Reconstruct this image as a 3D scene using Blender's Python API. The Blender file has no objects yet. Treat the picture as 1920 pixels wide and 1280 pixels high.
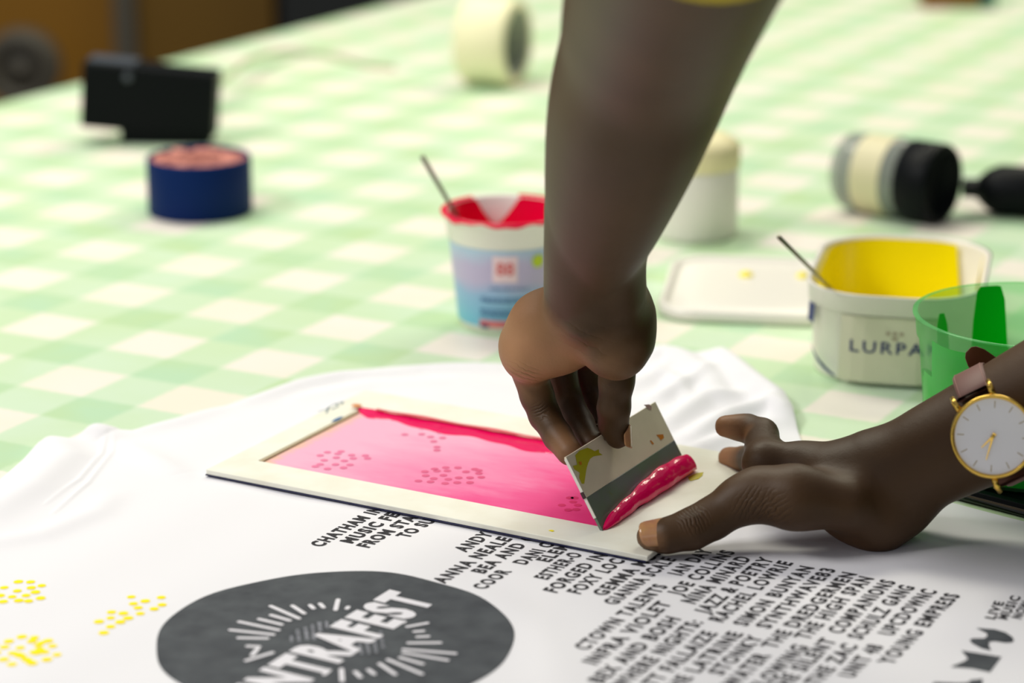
import bpy, bmesh, math, random
import numpy as np
from mathutils import Vector, Matrix

# ------------------------------------------------------------------ camera, light, exposure
S = bpy.context.scene
COL = S.collection
R = math.radians
T0 = 0.75            # height of the table top
CH = 0.523           # camera height above the table
F = 4800.0           # focal length in pixels of the 1920 px frame
TH = R(16.6)

cam_d = bpy.data.cameras.new('camera')
cam = bpy.data.objects.new('camera', cam_d)
COL.objects.link(cam)
cam.location = (0, 0, T0 + CH)
cam.rotation_euler = (R(90) - TH, 0, 0)
cam_d.sensor_width = 36
cam_d.lens = 36 * F / 1920
cam_d.clip_start = 0.05
cam_d.dof.use_dof = True
cam_d.dof.focus_distance = 1.475
cam_d.dof.aperture_fstop = 4.2
S.camera = cam

S.view_settings.view_transform = 'Standard'
S.view_settings.look = 'None'
S.view_settings.gamma = 1
S.view_settings.use_curve_mapping = False
S.view_settings.exposure = 0.18

w = bpy.data.worlds.new('world')
S.world = w
w.use_nodes = True
bg = w.node_tree.nodes['Background']
bg.inputs[0].default_value = (0.93, 0.94, 1.0, 1)
bg.inputs[1].default_value = 0.26

def area(name, loc, target, sx, sy, power, col):
    d = bpy.data.lights.new(name, 'AREA')
    d.shape = 'RECTANGLE'
    d.size = sx; d.size_y = sy
    d.energy = power
    d.color = col
    o = bpy.data.objects.new(name, d)
    COL.objects.link(o)
    o.location = loc
    o.rotation_euler = (Vector(target) - Vector(loc)).to_track_quat('-Z', 'Y').to_euler()
    return o

area('ceiling_lamp_light', (-0.55, 2.7, 2.68), (-0.55, 2.7, 0), 1.2, 0.6, 31, (1.0, 0.96, 0.80))
area('ceiling_lamp_light', (-1.7, 1.0, 2.68), (-0.6, 1.2, 0.7), 1.0, 0.5, 33, (1.0, 0.98, 0.95))
area('ceiling_lamp_light', (1.0, 3.6, 2.68), (1.0, 3.6, 0), 1.2, 0.6, 28, (1.0, 0.97, 0.76))
area('cool_fill_light', (-1.2, -1.4, 1.9), (0.0, 1.5, 0.8), 1.4, 1.2, 5.5, (0.90, 0.90, 1.0))  # added cool fill from the camera side, no window there

# ------------------------------------------------------------------ picture <-> place helpers
def P(px, py, h=0.0):
    """point at height h above the table seen at a pixel"""
    u = (px - 960) / F; v = (py - 640) / F
    z = (CH - h) / (math.sin(TH) + v * math.cos(TH))
    return Vector((u * z, z * (math.cos(TH) - v * math.sin(TH)), T0 + h))

def Q(px, py, d):
    """point at depth d (m) seen at a pixel"""
    u = (px - 960) / F; v = (py - 640) / F
    return Vector((u * d, d * (math.cos(TH) - v * math.sin(TH)), T0 + CH - d * (math.sin(TH) + v * math.cos(TH))))

# ------------------------------------------------------------------ materials
MATS = {}
def mat(name, col, rough=0.5, spec=0.5, metal=0.0, trans=0.0, coat=0.0, sss=0.0, sheen=0.0):
    m = bpy.data.materials.new(name)
    m.use_nodes = True
    b = m.node_tree.nodes['Principled BSDF']
    b.inputs['Base Color'].default_value = (*col, 1)
    b.inputs['Roughness'].default_value = rough
    b.inputs['Specular IOR Level'].default_value = spec
    b.inputs['Metallic'].default_value = metal
    b.inputs['Transmission Weight'].default_value = trans
    b.inputs['Coat Weight'].default_value = coat
    b.inputs['Sheen Weight'].default_value = sheen
    if sss:
        b.inputs['Subsurface Weight'].default_value = sss
        b.inputs['Subsurface Radius'].default_value = (0.006, 0.002, 0.001)
        b.inputs['Subsurface Scale'].default_value = 1.0
    MATS[name] = m
    return m

def srgb(r, g, b):
    f = lambda c: (c / 255 / 12.92) if c / 255 <= 0.04045 else ((c / 255 + 0.055) / 1.055) ** 2.4
    return (f(r), f(g), f(b))

class NB:
    """tiny node builder"""
    def __init__(s, m):
        s.m = m; s.nt = m.node_tree; s.bsdf = s.nt.nodes['Principled BSDF']
    def n(s, t, **kw):
        x = s.nt.nodes.new(t)
        for k, v in kw.items(): setattr(x, k, v)
        return x
    def put(s, sock, v):
        if hasattr(v, 'is_output'): s.nt.links.new(v, sock)
        elif isinstance(v, (tuple, list)) and len(v) == 3 and sock.type == 'RGBA': sock.default_value = (*v, 1)
        else: sock.default_value = v
    def math(s, op, a, b=0.0, c=0.0, clamp=False):
        x = s.n('ShaderNodeMath', operation=op, use_clamp=clamp)
        for i, v in enumerate((a, b, c)): s.put(x.inputs[i], v)
        return x.outputs[0]
    def vmath(s, op, a, b=(0, 0, 0), out=0):
        x = s.n('ShaderNodeVectorMath', operation=op)
        s.put(x.inputs[0], a); s.put(x.inputs[1], b)
        return x.outputs[out]
    def mix(s, fac, a, b):
        x = s.n('ShaderNodeMix', data_type='RGBA')
        s.put(x.inputs[0], fac); s.put(x.inputs[6], a); s.put(x.inputs[7], b)
        return x.outputs[2]
    def pos(s):
        return s.n('ShaderNodeTexCoord').outputs['Object']
    def noise(s, scale, detail=3, vec=None, rough=0.5):
        x = s.n('ShaderNodeTexNoise')
        x.inputs['Scale'].default_value = scale
        x.inputs['Detail'].default_value = detail
        x.inputs['Roughness'].default_value = rough
        s.put(x.inputs['Vector'], vec if vec is not None else s.pos())
        return x.outputs[0]
    def ramp(s, fac, a, b):
        x = s.n('ShaderNodeMapRange')
        x.clamp = True
        s.put(x.inputs[0], fac); x.inputs[1].default_value = a; x.inputs[2].default_value = b
        return x.outputs[0]
    def bump(s, h, strength, dist):
        x = s.n('ShaderNodeBump')
        x.inputs['Strength'].default_value = strength
        x.inputs['Distance'].default_value = dist
        s.put(x.inputs['Height'], h)
        s.nt.links.new(x.outputs[0], s.bsdf.inputs['Normal'])

# gingham tablecloth: lattice measured on the cloth
LO = (-0.33355678, 2.01172108); LANG = -27.9; LP = 0.0977
m = mat('gingham_oilcloth', (0.8, 0.9, 0.7), rough=0.42, spec=0.35)
nb = NB(m)
d = nb.vmath('SUBTRACT', nb.pos(), (LO[0], LO[1], 0))
def stripe(ang):
    t = nb.vmath('DOT_PRODUCT', d, (math.cos(R(ang)) / LP, math.sin(R(ang)) / LP, 0), out=1)
    f = nb.math('ABSOLUTE', nb.math('SUBTRACT', nb.math('FRACT', nb.math('ADD', t, 50.5)), 0.5))
    f2 = nb.math('ADD', f, nb.math('MULTIPLY', nb.math('SUBTRACT', nb.noise(160, 2), 0.5), 0.03))
    return nb.ramp(f2, 0.255, 0.285)
sa, sb = stripe(LANG), stripe(LANG + 90)
base = nb.mix(nb.ramp(nb.noise(9, 3), 0.35, 0.65), srgb(238, 231, 222), srgb(236, 230, 214))
g1 = nb.mix(nb.ramp(nb.noise(11, 4), 0.35, 0.65), srgb(200, 223, 184), srgb(205, 226, 198))
g2 = nb.mix(nb.ramp(nb.noise(13, 4), 0.35, 0.65), srgb(188, 215, 166), srgb(184, 217, 182))
c = nb.mix(nb.math('MAXIMUM', sa, sb), base, g1)
c = nb.mix(nb.math('MULTIPLY', sa, sb), c, g2)
nb.put(nb.bsdf.inputs['Base Color'], c)

m = mat('shirt_jersey', srgb(234, 233, 237), rough=0.9, spec=0.15, sheen=0.1)
nb = NB(m); nb.bump(nb.noise(2500, 2), 0.25, 0.0002)
mat('shirt_print_grey', srgb(72, 75, 80), rough=0.8, spec=0.2)
nb = NB(MATS['shirt_print_grey'])
nb.put(nb.bsdf.inputs['Base Color'], nb.mix(nb.ramp(nb.noise(60, 5), 0.3, 0.7), srgb(66, 69, 74), srgb(84, 88, 92)))
mat('shirt_print_black', srgb(38, 36, 40), rough=0.8, spec=0.2)
nb = NB(MATS['shirt_print_black'])
nb.put(nb.bsdf.inputs['Base Color'], nb.mix(nb.ramp(nb.noise(900, 3), 0.35, 0.75), srgb(30, 29, 32), srgb(74, 72, 76)))
mat('shirt_print_pale', srgb(228, 226, 232), rough=0.85, spec=0.2)
mat('shirt_print_dim', srgb(150, 152, 160), rough=0.85, spec=0.2)
mat('shirt_print_yellow', srgb(255, 232, 0), rough=0.7, spec=0.2)
mat('frame_card', srgb(238, 236, 222), rough=0.55)
nb = NB(MATS['frame_card'])
nb.put(nb.bsdf.inputs['Base Color'], nb.mix(nb.ramp(nb.noise(40, 4), 0.35, 0.7), srgb(240, 239, 226), srgb(232, 229, 212)))
mat('navy_strip', srgb(28, 30, 70), rough=0.5)
mat('beige_edge', srgb(176, 160, 128), rough=0.6)
mat('crimson_ink', srgb(236, 0, 92), rough=0.14, spec=0.5, coat=0.0)
nb = NB(MATS['crimson_ink']); nb.bump(nb.noise(220, 2), 0.5, 0.0006)
mat('salmon_ink', srgb(226, 84, 96), rough=0.4)
mat('card_cream', srgb(205, 193, 172), rough=0.4)
nb = NB(MATS['card_cream'])
nb.put(nb.bsdf.inputs['Base Color'], nb.mix(nb.ramp(nb.noise(35, 4), 0.35, 0.7), srgb(244, 230, 204), srgb(232, 218, 192)))
mat('card_edge', srgb(232, 228, 216), rough=0.5)
mat('card_grey', srgb(92, 100, 86), rough=0.35)
nb = NB(MATS['card_grey'])
n_ = nb.mix(nb.ramp(nb.noise(28, 2), 0.42, 0.62), srgb(104, 120, 102), srgb(116, 116, 124))
n_ = nb.mix(nb.ramp(nb.noise(45, 3), 0.6, 0.72), n_, srgb(110, 110, 26))
nb.put(nb.bsdf.inputs['Base Color'], n_)
mat('yellow_smear', srgb(196, 186, 20), rough=0.4)
mat('orange_smear', srgb(214, 124, 10), rough=0.4)
mat('rose_smear', srgb(192, 156, 150), rough=0.4)
mat('dark_smear', srgb(60, 30, 34), rough=0.4)
mat('yellow_paint', srgb(255, 238, 0), rough=0.3, spec=0.5)
mat('pink_paint', srgb(238, 0, 66), rough=0.25, spec=0.5)
mat('green_paint', srgb(0, 196, 34), rough=0.3, spec=0.4)
mat('white_plastic', srgb(236, 232, 222), rough=0.35)
mat('cream_plastic', srgb(238, 228, 178), rough=0.5)
mat('tub_print', srgb(206, 206, 178), rough=0.4)
mat('navy_print', srgb(16, 34, 100), rough=0.4)
mat('brown_print', srgb(158, 140, 120), rough=0.5)
mat('steel', srgb(130, 124, 108), rough=0.35, metal=0.7)
mat('black_plastic', srgb(3, 6, 10), rough=0.5, spec=0.12)
mat('grey_plastic', srgb(70, 76, 86), rough=0.35)
mat('grey_cable', srgb(178, 186, 150), rough=0.5)
mat('blue_tape', srgb(0, 32, 88), rough=0.55, spec=0.12)
mat('rust_card', srgb(168, 96, 82), rough=0.6)
nb = NB(MATS['rust_card'])
nb.put(nb.bsdf.inputs['Base Color'], nb.mix(nb.ramp(nb.noise(70, 2), 0.4, 0.6), srgb(190, 118, 104), srgb(120, 50, 40)))
mat('paper_cream', srgb(240, 234, 196), rough=0.7)
mat('core_grey', srgb(150, 155, 140), rough=0.7)
mat('ochre_panel', srgb(124, 84, 2), rough=0.5)
mat('ochre_dark', srgb(96, 68, 4), rough=0.5)
mat('dark_slate', srgb(70, 66, 58), rough=0.6)
mat('night_black', srgb(8, 14, 18), rough=0.7)
mat('teal_plastic', srgb(50, 100, 100), rough=0.5)
mat('jar_label', srgb(214, 206, 168), rough=0.5)
mat('gold', srgb(232, 190, 90), rough=0.22, metal=1.0)
mat('dial_white', srgb(250, 246, 250), rough=0.3, coat=0.5)
mat('watch_marks', srgb(170, 150, 110), rough=0.3, metal=0.6)
mat('strap_leather', srgb(122, 84, 76), rough=0.55)
mat('strap_brown', srgb(92, 54, 26), rough=0.45)
mat('stitch', srgb(168, 126, 116), rough=0.7)
mat('glossy_black', srgb(6, 10, 8), rough=0.08, spec=0.6)
mat('brown_line', srgb(70, 54, 34), rough=0.35)
mat('yellow_cloth', srgb(196, 168, 20), rough=0.9)
mat('nail', srgb(176, 122, 84), rough=0.22, spec=0.5, coat=0.3)
mat('table_wood', srgb(150, 110, 70), rough=0.6)
mat('floor_lino', srgb(70, 62, 50), rough=0.6)
mat('wall_dark', srgb(34, 40, 40), rough=0.8)
mat('red_print', srgb(220, 120, 120), rough=0.5)
mat('pink_print', srgb(236, 208, 214), rough=0.5)
mat('lime_print', srgb(190, 210, 20), rough=0.5)
mat('blue_print', srgb(66, 112, 160), rough=0.5)
mat('pencil_grey', srgb(140, 155, 158), rough=0.7)

# translucent green pot plastic
m = mat('clear_green_plastic', srgb(130, 226, 145), rough=0.2)
nb = NB(m)
tr = nb.n('ShaderNodeBsdfTransparent'); tr.inputs[0].default_value = (*srgb(214, 250, 216), 1)
mx = nb.n('ShaderNodeMixShader'); mx.inputs[0].default_value = 0.30
out = nb.nt.nodes['Material Output']
nb.nt.links.new(tr.outputs[0], mx.inputs[1]); nb.nt.links.new(nb.bsdf.outputs[0], mx.inputs[2])
nb.nt.links.new(mx.outputs[0], out.inputs[0])
# clear jar
m = mat('clear_jar', srgb(190, 195, 190), rough=0.1)
nb = NB(m)
tr = nb.n('ShaderNodeBsdfTransparent'); tr.inputs[0].default_value = (0.8, 0.82, 0.8, 1)
mx = nb.n('ShaderNodeMixShader'); mx.inputs[0].default_value = 0.35
out = nb.nt.nodes['Material Output']
nb.nt.links.new(tr.outputs[0], mx.inputs[1]); nb.nt.links.new(nb.bsdf.outputs[0], mx.inputs[2])
nb.nt.links.new(mx.outputs[0], out.inputs[0])

# pot label: blue fading up to lilac (the printed colours of the label)
m = mat('pot_label', (0.5, 0.6, 0.8), rough=0.4)
nb = NB(m)
sp = nb.n('ShaderNodeSeparateXYZ'); nb.put(sp.inputs[0], nb.pos())
zz = sp.outputs[2]
cA = nb.mix(nb.ramp(zz, 0.010, 0.034), srgb(120, 190, 216), srgb(150, 180, 216))
cA = nb.mix(nb.ramp(nb.math('ADD', zz, nb.math('MULTIPLY', nb.noise(60, 2), 0.012)), 0.036, 0.046), cA, srgb(190, 178, 210))
cA = nb.mix(nb.ramp(nb.math('ADD', zz, nb.math('MULTIPLY', nb.noise(50, 2), 0.012)), 0.058, 0.068), cA, srgb(176, 200, 222))
nb.put(nb.bsdf.inputs['Base Color'], cA)

# ------------------------------------------------------------------ object helpers
def obj(name, me, material=None, parent=None, smooth=True, loc=None):
    o = bpy.data.objects.new(name, me)
    COL.objects.link(o)
    if material is not None and not me.materials:
        for mm in (material if isinstance(material, (list, tuple)) else [material]):
            me.materials.append(MATS[mm])
    if smooth:
        me.shade_smooth()
    if parent is not None: o.parent = parent
    if loc is not None: o.location = loc
    return o

def mesh(verts, faces, name='m', mi=None):
    me = bpy.data.meshes.new(name)
    me.from_pydata([tuple(v) for v in verts], [], faces)
    if mi is not None:
        me.polygons.foreach_set('material_index', mi)
    me.update()
    return me

def empty(name, loc, rz=0.0):
    o = bpy.data.objects.new(name, None)
    o.empty_display_size = 0.02
    COL.objects.link(o); o.location = loc; o.rotation_euler = (0, 0, rz)
    return o

def tag(o, label, cat, group=None):
    o['label'] = label; o['category'] = cat
    if group: o['group'] = group
    return o

def struct(o):
    o['kind'] = 'structure'; return o

def bmobj(name, bm, material, parent=None, smooth=False, loc=None, bev=0, seg=2):
    if bev:
        bmesh.ops.bevel(bm, geom=list(bm.edges), offset=bev, segments=seg, affect='EDGES', profile=0.5)
    me = bpy.data.meshes.new(name)
    bmesh.ops.recalc_face_normals(bm, faces=bm.faces)
    bm.to_mesh(me); bm.free()
    o = obj(name, me, material, parent, smooth=False, loc=loc)
    if smooth: me.shade_smooth()
    return o

def box_bm(cx, cy, cz, sx, sy, sz, bm=None, rot=None):
    bm = bm or bmesh.new()
    M = Matrix.Translation((cx, cy, cz)) @ (rot.to_4x4() if rot else Matrix.Identity(4)) @ Matrix.Diagonal((sx, sy, sz, 1))
    bmesh.ops.create_cube(bm, size=1, matrix=M)
    return bm

def lathe(name, prof, material, parent=None, n=64, loc=None, closed=False, keep=None, smooth=True, rot=None):
    """prof: list of (r,z); keep(theta, i) -> bool to drop faces"""
    V = []; Fc = []
    for r, z in prof:
        for k in range(n):
            a = 2 * math.pi * k / n
            V.append((r * math.cos(a), r * math.sin(a), z))
    for i in range(len(prof) - 1):
        for k in range(n):
            if keep and not keep(2 * math.pi * (k + .5) / n, i): continue
            k2 = (k + 1) % n
            Fc.append((i * n + k, i * n + k2, (i + 1) * n + k2, (i + 1) * n + k))
    me = mesh(V, Fc, name)
    bm = bmesh.new(); bm.from_mesh(me)
    bmesh.ops.remove_doubles(bm, verts=bm.verts, dist=1e-6)
    bmesh.ops.delete(bm, geom=[v for v in bm.verts if not v.link_faces], context='VERTS')
    bm.to_mesh(me); bm.free()
    o = obj(name, me, material, parent, smooth, loc)
    if rot is not None: o.rotation_euler = rot
    return o

def rrect(a, b, r, n=8):
    """rounded rectangle outline, half sizes a,b"""
    r = min(r, a * .999, b * .999)
    pts = []
    for cx, cy, a0 in ((a - r, b - r, 0), (-(a - r), b - r, 90), (-(a - r), -(b - r), 180), (a - r, -(b - r), 270)):
        for k in range(n + 1):
            t = R(a0 + 90 * k / n)
            pts.append((cx + r * math.cos(t), cy + r * math.sin(t)))
    return pts

def loft(name, rings, material, parent=None, caps=(False, False), smooth=True, loc=None):
    n = len(rings[0]); V = [p for rg in rings for p in rg]; Fc = []
    for i in range(len(rings) - 1):
        for k in range(n):
            k2 = (k + 1) % n
            Fc.append((i * n + k, i * n + k2, (i + 1) * n + k2, (i + 1) * n + k))
    if caps[0]: Fc.append(tuple(range(n))[::-1])
    if caps[1]: Fc.append(tuple(range((len(rings) - 1) * n, len(rings) * n)))
    return obj(name, mesh(V, Fc, name), material, parent, smooth, loc)

def tube_rings(pts, rad, n=12):
    pts = [Vector(p) for p in pts]
    rings = []; up = Vector((0, 0, 1)); prev = None
    for i, p in enumerate(pts):
        t = (pts[min(i + 1, len(pts) - 1)] - pts[max(i - 1, 0)]).normalized()
        if prev is None:
            s = t.cross(up)
            if s.length < 1e-3: s = t.cross(Vector((1, 0, 0)))
            s.normalize()
        else:
            s = (prev - t * prev.dot(t)).normalized()
        prev = s
        b = t.cross(s)
        r = rad[i] if isinstance(rad, (list, tuple)) else rad
        rings.append([p + s * (r * math.cos(2 * math.pi * k / n)) + b * (r * math.sin(2 * math.pi * k / n)) for k in range(n)])
    return rings

def tube(name, pts, rad, material, parent=None, n=12, loc=None):
    return loft(name, tube_rings(pts, rad, n), material, parent, (True, True), True, loc)

def catmull(pts, sub=8):
    pts = [Vector(p) for p in pts]
    out = []
    for i in range(len(pts) - 1):
        p0 = pts[max(i - 1, 0)]; p1 = pts[i]; p2 = pts[i + 1]; p3 = pts[min(i + 2, len(pts) - 1)]
        for k in range(sub):
            t = k / sub
            out.append(0.5 * ((2 * p1) + (-p0 + p2) * t + (2 * p0 - 5 * p1 + 4 * p2 - p3) * t * t + (-p0 + 3 * p1 - 3 * p2 + p3) * t ** 3))
    out.append(pts[-1])
    return out

def text_geo(body, bold=0.0, spacing=1.0):
    cu = bpy.data.curves.new('t', 'FONT')
    cu.body = body; cu.size = 1.0; cu.offset = bold; cu.space_character = spacing
    cu.resolution_u = 3
    o = bpy.data.objects.new('t', cu)
    COL.objects.link(o)
    bpy.context.view_layer.update()
    dg = bpy.context.evaluated_depsgraph_get()
    me = o.evaluated_get(dg).to_mesh()
    V = [(v.co.x, v.co.y) for v in me.vertices]
    Fc = [tuple(p.vertices) for p in me.polygons]
    o.evaluated_get(dg).to_mesh_clear()
    bpy.data.objects.remove(o); bpy.data.curves.remove(cu)
    return V, Fc

# ------------------------------------------------------------------ room
bm = bmesh.new(); box_bm(0, 2.5, -0.02, 9, 9, 0.04, bm)
struct(bmobj('floor', bm, 'floor_lino'))
bm = bmesh.new(); box_bm(0, 6.95, 1.4, 9, 0.1, 2.8, bm)
struct(bmobj('wall_back', bm, 'wall_dark'))

bm = bmesh.new(); box_bm(0, -1.95, 1.4, 9, 0.1, 2.8, bm)
struct(bmobj('shade_wall_front', bm, 'wall_dark'))  # unseen dark wall added behind the camera to block world light
bm = bmesh.new(); box_bm(2.9, 2.45, 1.4, 0.1, 8.7, 2.8, bm)
struct(bmobj('shade_wall_right', bm, 'wall_dark'))  # unseen dark wall added to keep world light off the arm's right side

# table aligned with the cloth lattice
ed = Vector((math.cos(R(59.8)), math.sin(R(59.8)), 0))          # direction of the far-left edge
en = Vector((math.sin(R(59.8)), -math.cos(R(59.8)), 0))         # towards the table's inside
tA = P(0, 190) - ed * 2.35; tA.z = 0
LW, LL = 2.3, 4.4
def tp(a, b, z): return Vector((tA.x, tA.y, z)) + ed * a + en * b
ctr = tp(LL / 2, LW / 2, 0)
table = empty('table', (ctr.x, ctr.y, 0), R(59.8))
tag(table, 'long worktable standing under the green gingham cloth', 'table')
bm = bmesh.new(); box_bm(0, 0, T0 - 0.022, LL - .02, LW - .02, 0.03, bm)
bmobj('tabletop', bm, 'table_wood', table)
for sx in (-1, 1):
    for sy in (-1, 1):
        bm = bmesh.new(); box_bm(sx * (LL / 2 - .12), sy * (LW / 2 - .12), (T0 - 0.037) / 2, 0.06, 0.06, T0 - 0.037, bm)
        bmobj('leg', bm, 'table_wood', table)
# cloth with rounded drape over the edges
rings = []
for off, z in ((0.006, T0 - 0.22), (0.004, T0 - 0.12), (0.002, T0 - .03), (0.0, T0 - 0.006), (-0.004, T0 - 0.001), (-0.012, T0)):
    rings.append([Vector((x, y, z)) for x, y in rrect(LL / 2 + off, LW / 2 + off, 0.03, 6)])
rot = Matrix.Rotation(R(59.8), 4, 'Z'); off = Vector((ctr.x, ctr.y, 0))
rings = [[rot @ p + off for p in rg] for rg in rings]
cloth = loft('tablecloth', rings, 'gingham_oilcloth', caps=(False, True))
tag(cloth, 'mint green and white gingham cloth spread over the worktable', 'tablecloth')

# things beyond the table edge, upper left of the photograph
def away(px, py, y):      # point in the world at forward distance y
    u = (px - 960) / F; v = (py - 640) / F
    d = y / (math.cos(TH) - v * math.sin(TH))
    return Q(px, py, d)
BY = 4.3
cab = empty('cabinet', (-0.75, BY + 0.2, 0))
tag(cab, 'ochre yellow cabinet behind the far left edge of the table', 'cabinet')
x0 = away(-160, 50, BY).x; x1 = away(216, 50, BY).x; x2 = away(255, 50, BY).x; x3 = away(512, 50, BY).x
L = lambda x: x - cab.location.x
zt = 1.05
bm = box_bm(L((x0 + x3) / 2), 0.02, zt / 2, x3 - x0, 0.36, zt); bmobj('body', bm, 'ochre_dark', cab)
bm = box_bm(L((x0 + x1) / 2), -0.175, zt / 2, x1 - x0, 0.02, zt - .06); bmobj('door', bm, 'ochre_panel', cab)['label'] = 'brighter ochre door'
bm = box_bm(L((x2 + x3) / 2), -0.175, zt / 2, x3 - x2, 0.02, zt - .06); bmobj('door', bm, 'ochre_dark', cab)['label'] = 'dull ochre door'
bm = box_bm(L((x1 + x2) / 2), -0.19, zt / 2, x2 - x1, 0.05, zt); bmobj('post', bm, 'dark_slate', cab)['label'] = 'dark slate post'
rp = away(42, 125, BY - 0.25)
wh = empty('wheel', rp)
tag(wh, 'dark round wheel hub standing in front of the ochre cabinet', 'wheel')
rr = 72 * rp.y / F
lathe('tyre', [(rr * .6, -.03), (rr * .95, -.03), (rr, -.015), (rr, .015), (rr * .95, .03), (rr * .6, .03), (rr * .6, -.03)], 'dark_slate', wh, 40, rot=(R(90), 0, 0))
lathe('hub', [(0, -.02), (rr * .6, -.02), (rr * .6, .02), (0, .02)], 'dark_slate', wh, 32, rot=(R(90), 0, 0))
lathe('fork', [(0, -.7), (.02, -.7), (.02, 0), (0, 0)], 'dark_slate', wh, 16, loc=(0, 0.05, 0))
wh.location.z = rp.z
xa = away(524, 20, 4.25).x
bm = bmesh.new()
speaker = box_bm(xa + 0.30, 4.4, 0.5, 0.6, 0.3, 1.0)
tag(bmobj('locker', speaker, 'night_black', bev=0.01), 'near black locker right of the ochre cabinet beyond the table', 'locker')

# ------------------------------------------------------------------ t-shirt
def polyw(pts, h=0.0): return [Vector((P(x, y, h).x, P(x, y, h).y)) for x, y in pts]
def dist_poly(X, Y, pts):
    D = np.full(X.shape, 1e9); TT = np.zeros(X.shape); tot = 0
    n = len(pts) - 1
    for i in range(n):
        ax, ay = pts[i]; bx, by = pts[i + 1]
        dx, dy = bx - ax, by - ay; L2 = dx * dx + dy * dy
        t = np.clip(((X - ax) * dx + (Y - ay) * dy) / L2, 0, 1)
        dd = np.hypot(X - ax - t * dx, Y - ay - t * dy)
        mk = dd < D
        D = np.where(mk, dd, D); TT = np.where(mk, (i + t) / n, TT)
    return D, TT
RIDGES = [  # (pixels, height m, width m, assumed height)
    ([(215, 800), (210, 840), (165, 900), (100, 955)], 0.0013, 0.0016, .004),
    ([(200, 800), (190, 845), (148, 895), (85, 940)], 0.0016, 0.0018, .004),
    ([(95, 818), (120, 850), (60, 905), (-40, 960)], 0.007, 0.016, .006),
    ([(150, 806), (178, 806), (205, 812)], 0.006, 0.012, .003),
    ([(235, 830), (300, 865), (340, 885)], 0.0025, 0.010, .003),
    ([(250, 808), (330, 792), (420, 765)], 0.003, 0.010, .002),
    ([(-40, 1020), (80, 1000), (180, 960), (210, 930)], 0.0025, 0.010, .002),
    ([(450, 757), (560, 722), (640, 706), (760, 700)], 0.0045, 0.010, .002),
    ([(560, 745), (700, 718), (850, 715), (960, 730)], 0.002, 0.010, .002),
    ([(700, 700), (800, 690), (940, 690)], 0.004, 0.012, .002),
    ([(1215, 665), (1240, 655), (1270, 662), (1330, 700), (1350, 740)], 0.010, 0.014, .008),
    ([(1320, 662), (1350, 665), (1400, 705), (1450, 738), (1470, 775)], 0.013, 0.013, .008),
    ([(1230, 740), (1290, 715), (1340, 690)], 0.008, 0.009, .006),
    ([(1250, 790), (1320, 745), (1400, 735)], 0.008, 0.010, .006),
    ([(1300, 810), (1370, 775), (1440, 760), (1485, 778)], 0.010, 0.010, .006),
    ([(1225, 690), (1260, 700), (1290, 740)], 0.006, 0.008, .006),
    ([(1310, 835), (1400, 810), (1440, 790)], 0.006, 0.009, .004),
    ([(1180, 720), (1230, 700), (1260, 670)], 0.005, 0.010, .004),
    ([(1700, 1060), (1800, 1035), (1900, 1020)], 0.0014, 0.012, .0),
    ([(1500, 1115), (1700, 1140), (1860, 1180)], 0.0010, 0.020, .0),
    ([(880, 1110), (1000, 1170), (1050, 1280)], 0.0010, 0.014, .0),
]
RW = [(polyw(p, hh), A, W) for p, A, W, hh in RIDGES]
fA = Vector(P(386, 880, .0062)[:2]); fE1 = (Vector(P(1204, 1041, .0062)[:2]) - fA).normalized(); FANG = math.atan2(fE1.y, fE1.x); fE2 = Vector((-fE1.y, fE1.x))
FL, FWd = 0.297, 0.181
def shirt_h(X, Y):
    h = np.full(X.shape, 0.0016)
    h += 0.0004 * np.sin(X * 31 + Y * 17) * np.sin(Y * 23 - X * 11 + 1.3) + 0.00025 * np.sin(X * 71 - Y * 43)
    hr = np.zeros(X.shape)
    for pts, A, W in RW:
        D, t = dist_poly(X, Y, pts)
        g = A * np.exp(-(D / W) ** 2) * (0.45 + 0.55 * np.sin(np.pi * np.clip(t, 0.0, 1)) ** .6)
        hr = np.sqrt(hr * hr + g * g)
    # flattened beneath the printing frame
    a = (X - fA.x) * fE1.x + (Y - fA.y) * fE1.y; b = (X - fA.x) * fE2.x + (Y - fA.y) * fE2.y
    ins = np.clip(np.minimum(np.minimum(a + .004, FL + .004 - a), np.minimum(b + .004, FWd + .004 - b)) / 0.008, 0, 1)
    return (h + hr) * (1 - ins) + 0.0016 * ins
CONT = [(-160, 985), (-80, 940), (0, 893), (50, 850), (90, 816), (115, 818), (135, 818), (175, 803), (210, 800), (250, 803), (330, 785), (390, 766), (450, 750),
        (520, 728), (560, 715), (640, 700), (700, 692), (770, 688), (830, 684), (930, 679), (1060, 668), (1160, 664), (1215, 652), (1240, 641), (1270, 648), (1300, 656), (1322, 650), (1345, 650), (1370, 664),
        (1400, 690), (1440, 714), (1462, 735), (1478, 760), (1490, 782), (1497, 810), (1520, 850), (1560, 885), (1620, 905), (1780, 934), (1920, 968), (2100, 1010)]
ncol, nrow = 560, 300
cx_ = np.array([c[0] for c in CONT], float); cy_ = np.array([c[1] for c in CONT], float)
pxs = np.linspace(-160, 2100, ncol)
far = np.interp(pxs, cx_, cy_)
k5 = np.ones(5) / 5; far[2:-2] = np.convolve(far, k5, 'valid')
def Pn(px, py, h=0.0):
    u = (px - 960) / F; v = (py - 640) / F
    z = (CH - h) / (math.sin(TH) + v * math.cos(TH))
    return u * z, z * (math.cos(TH) - v * math.sin(TH))
X = np.zeros((nrow + 5, ncol)); Y = X.copy(); Z = X.copy()
fx, fy = Pn(pxs, far, 0.004)
nx_, ny_ = Pn(pxs * 1.0, np.full(ncol, 1390.0), 0.0)
for r_ in range(nrow):
    t = (r_ / (nrow - 1)) ** 0.85
    X[r_] = nx_ + (fx - nx_) * t; Y[r_] = ny_ + (fy - ny_) * t
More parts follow.
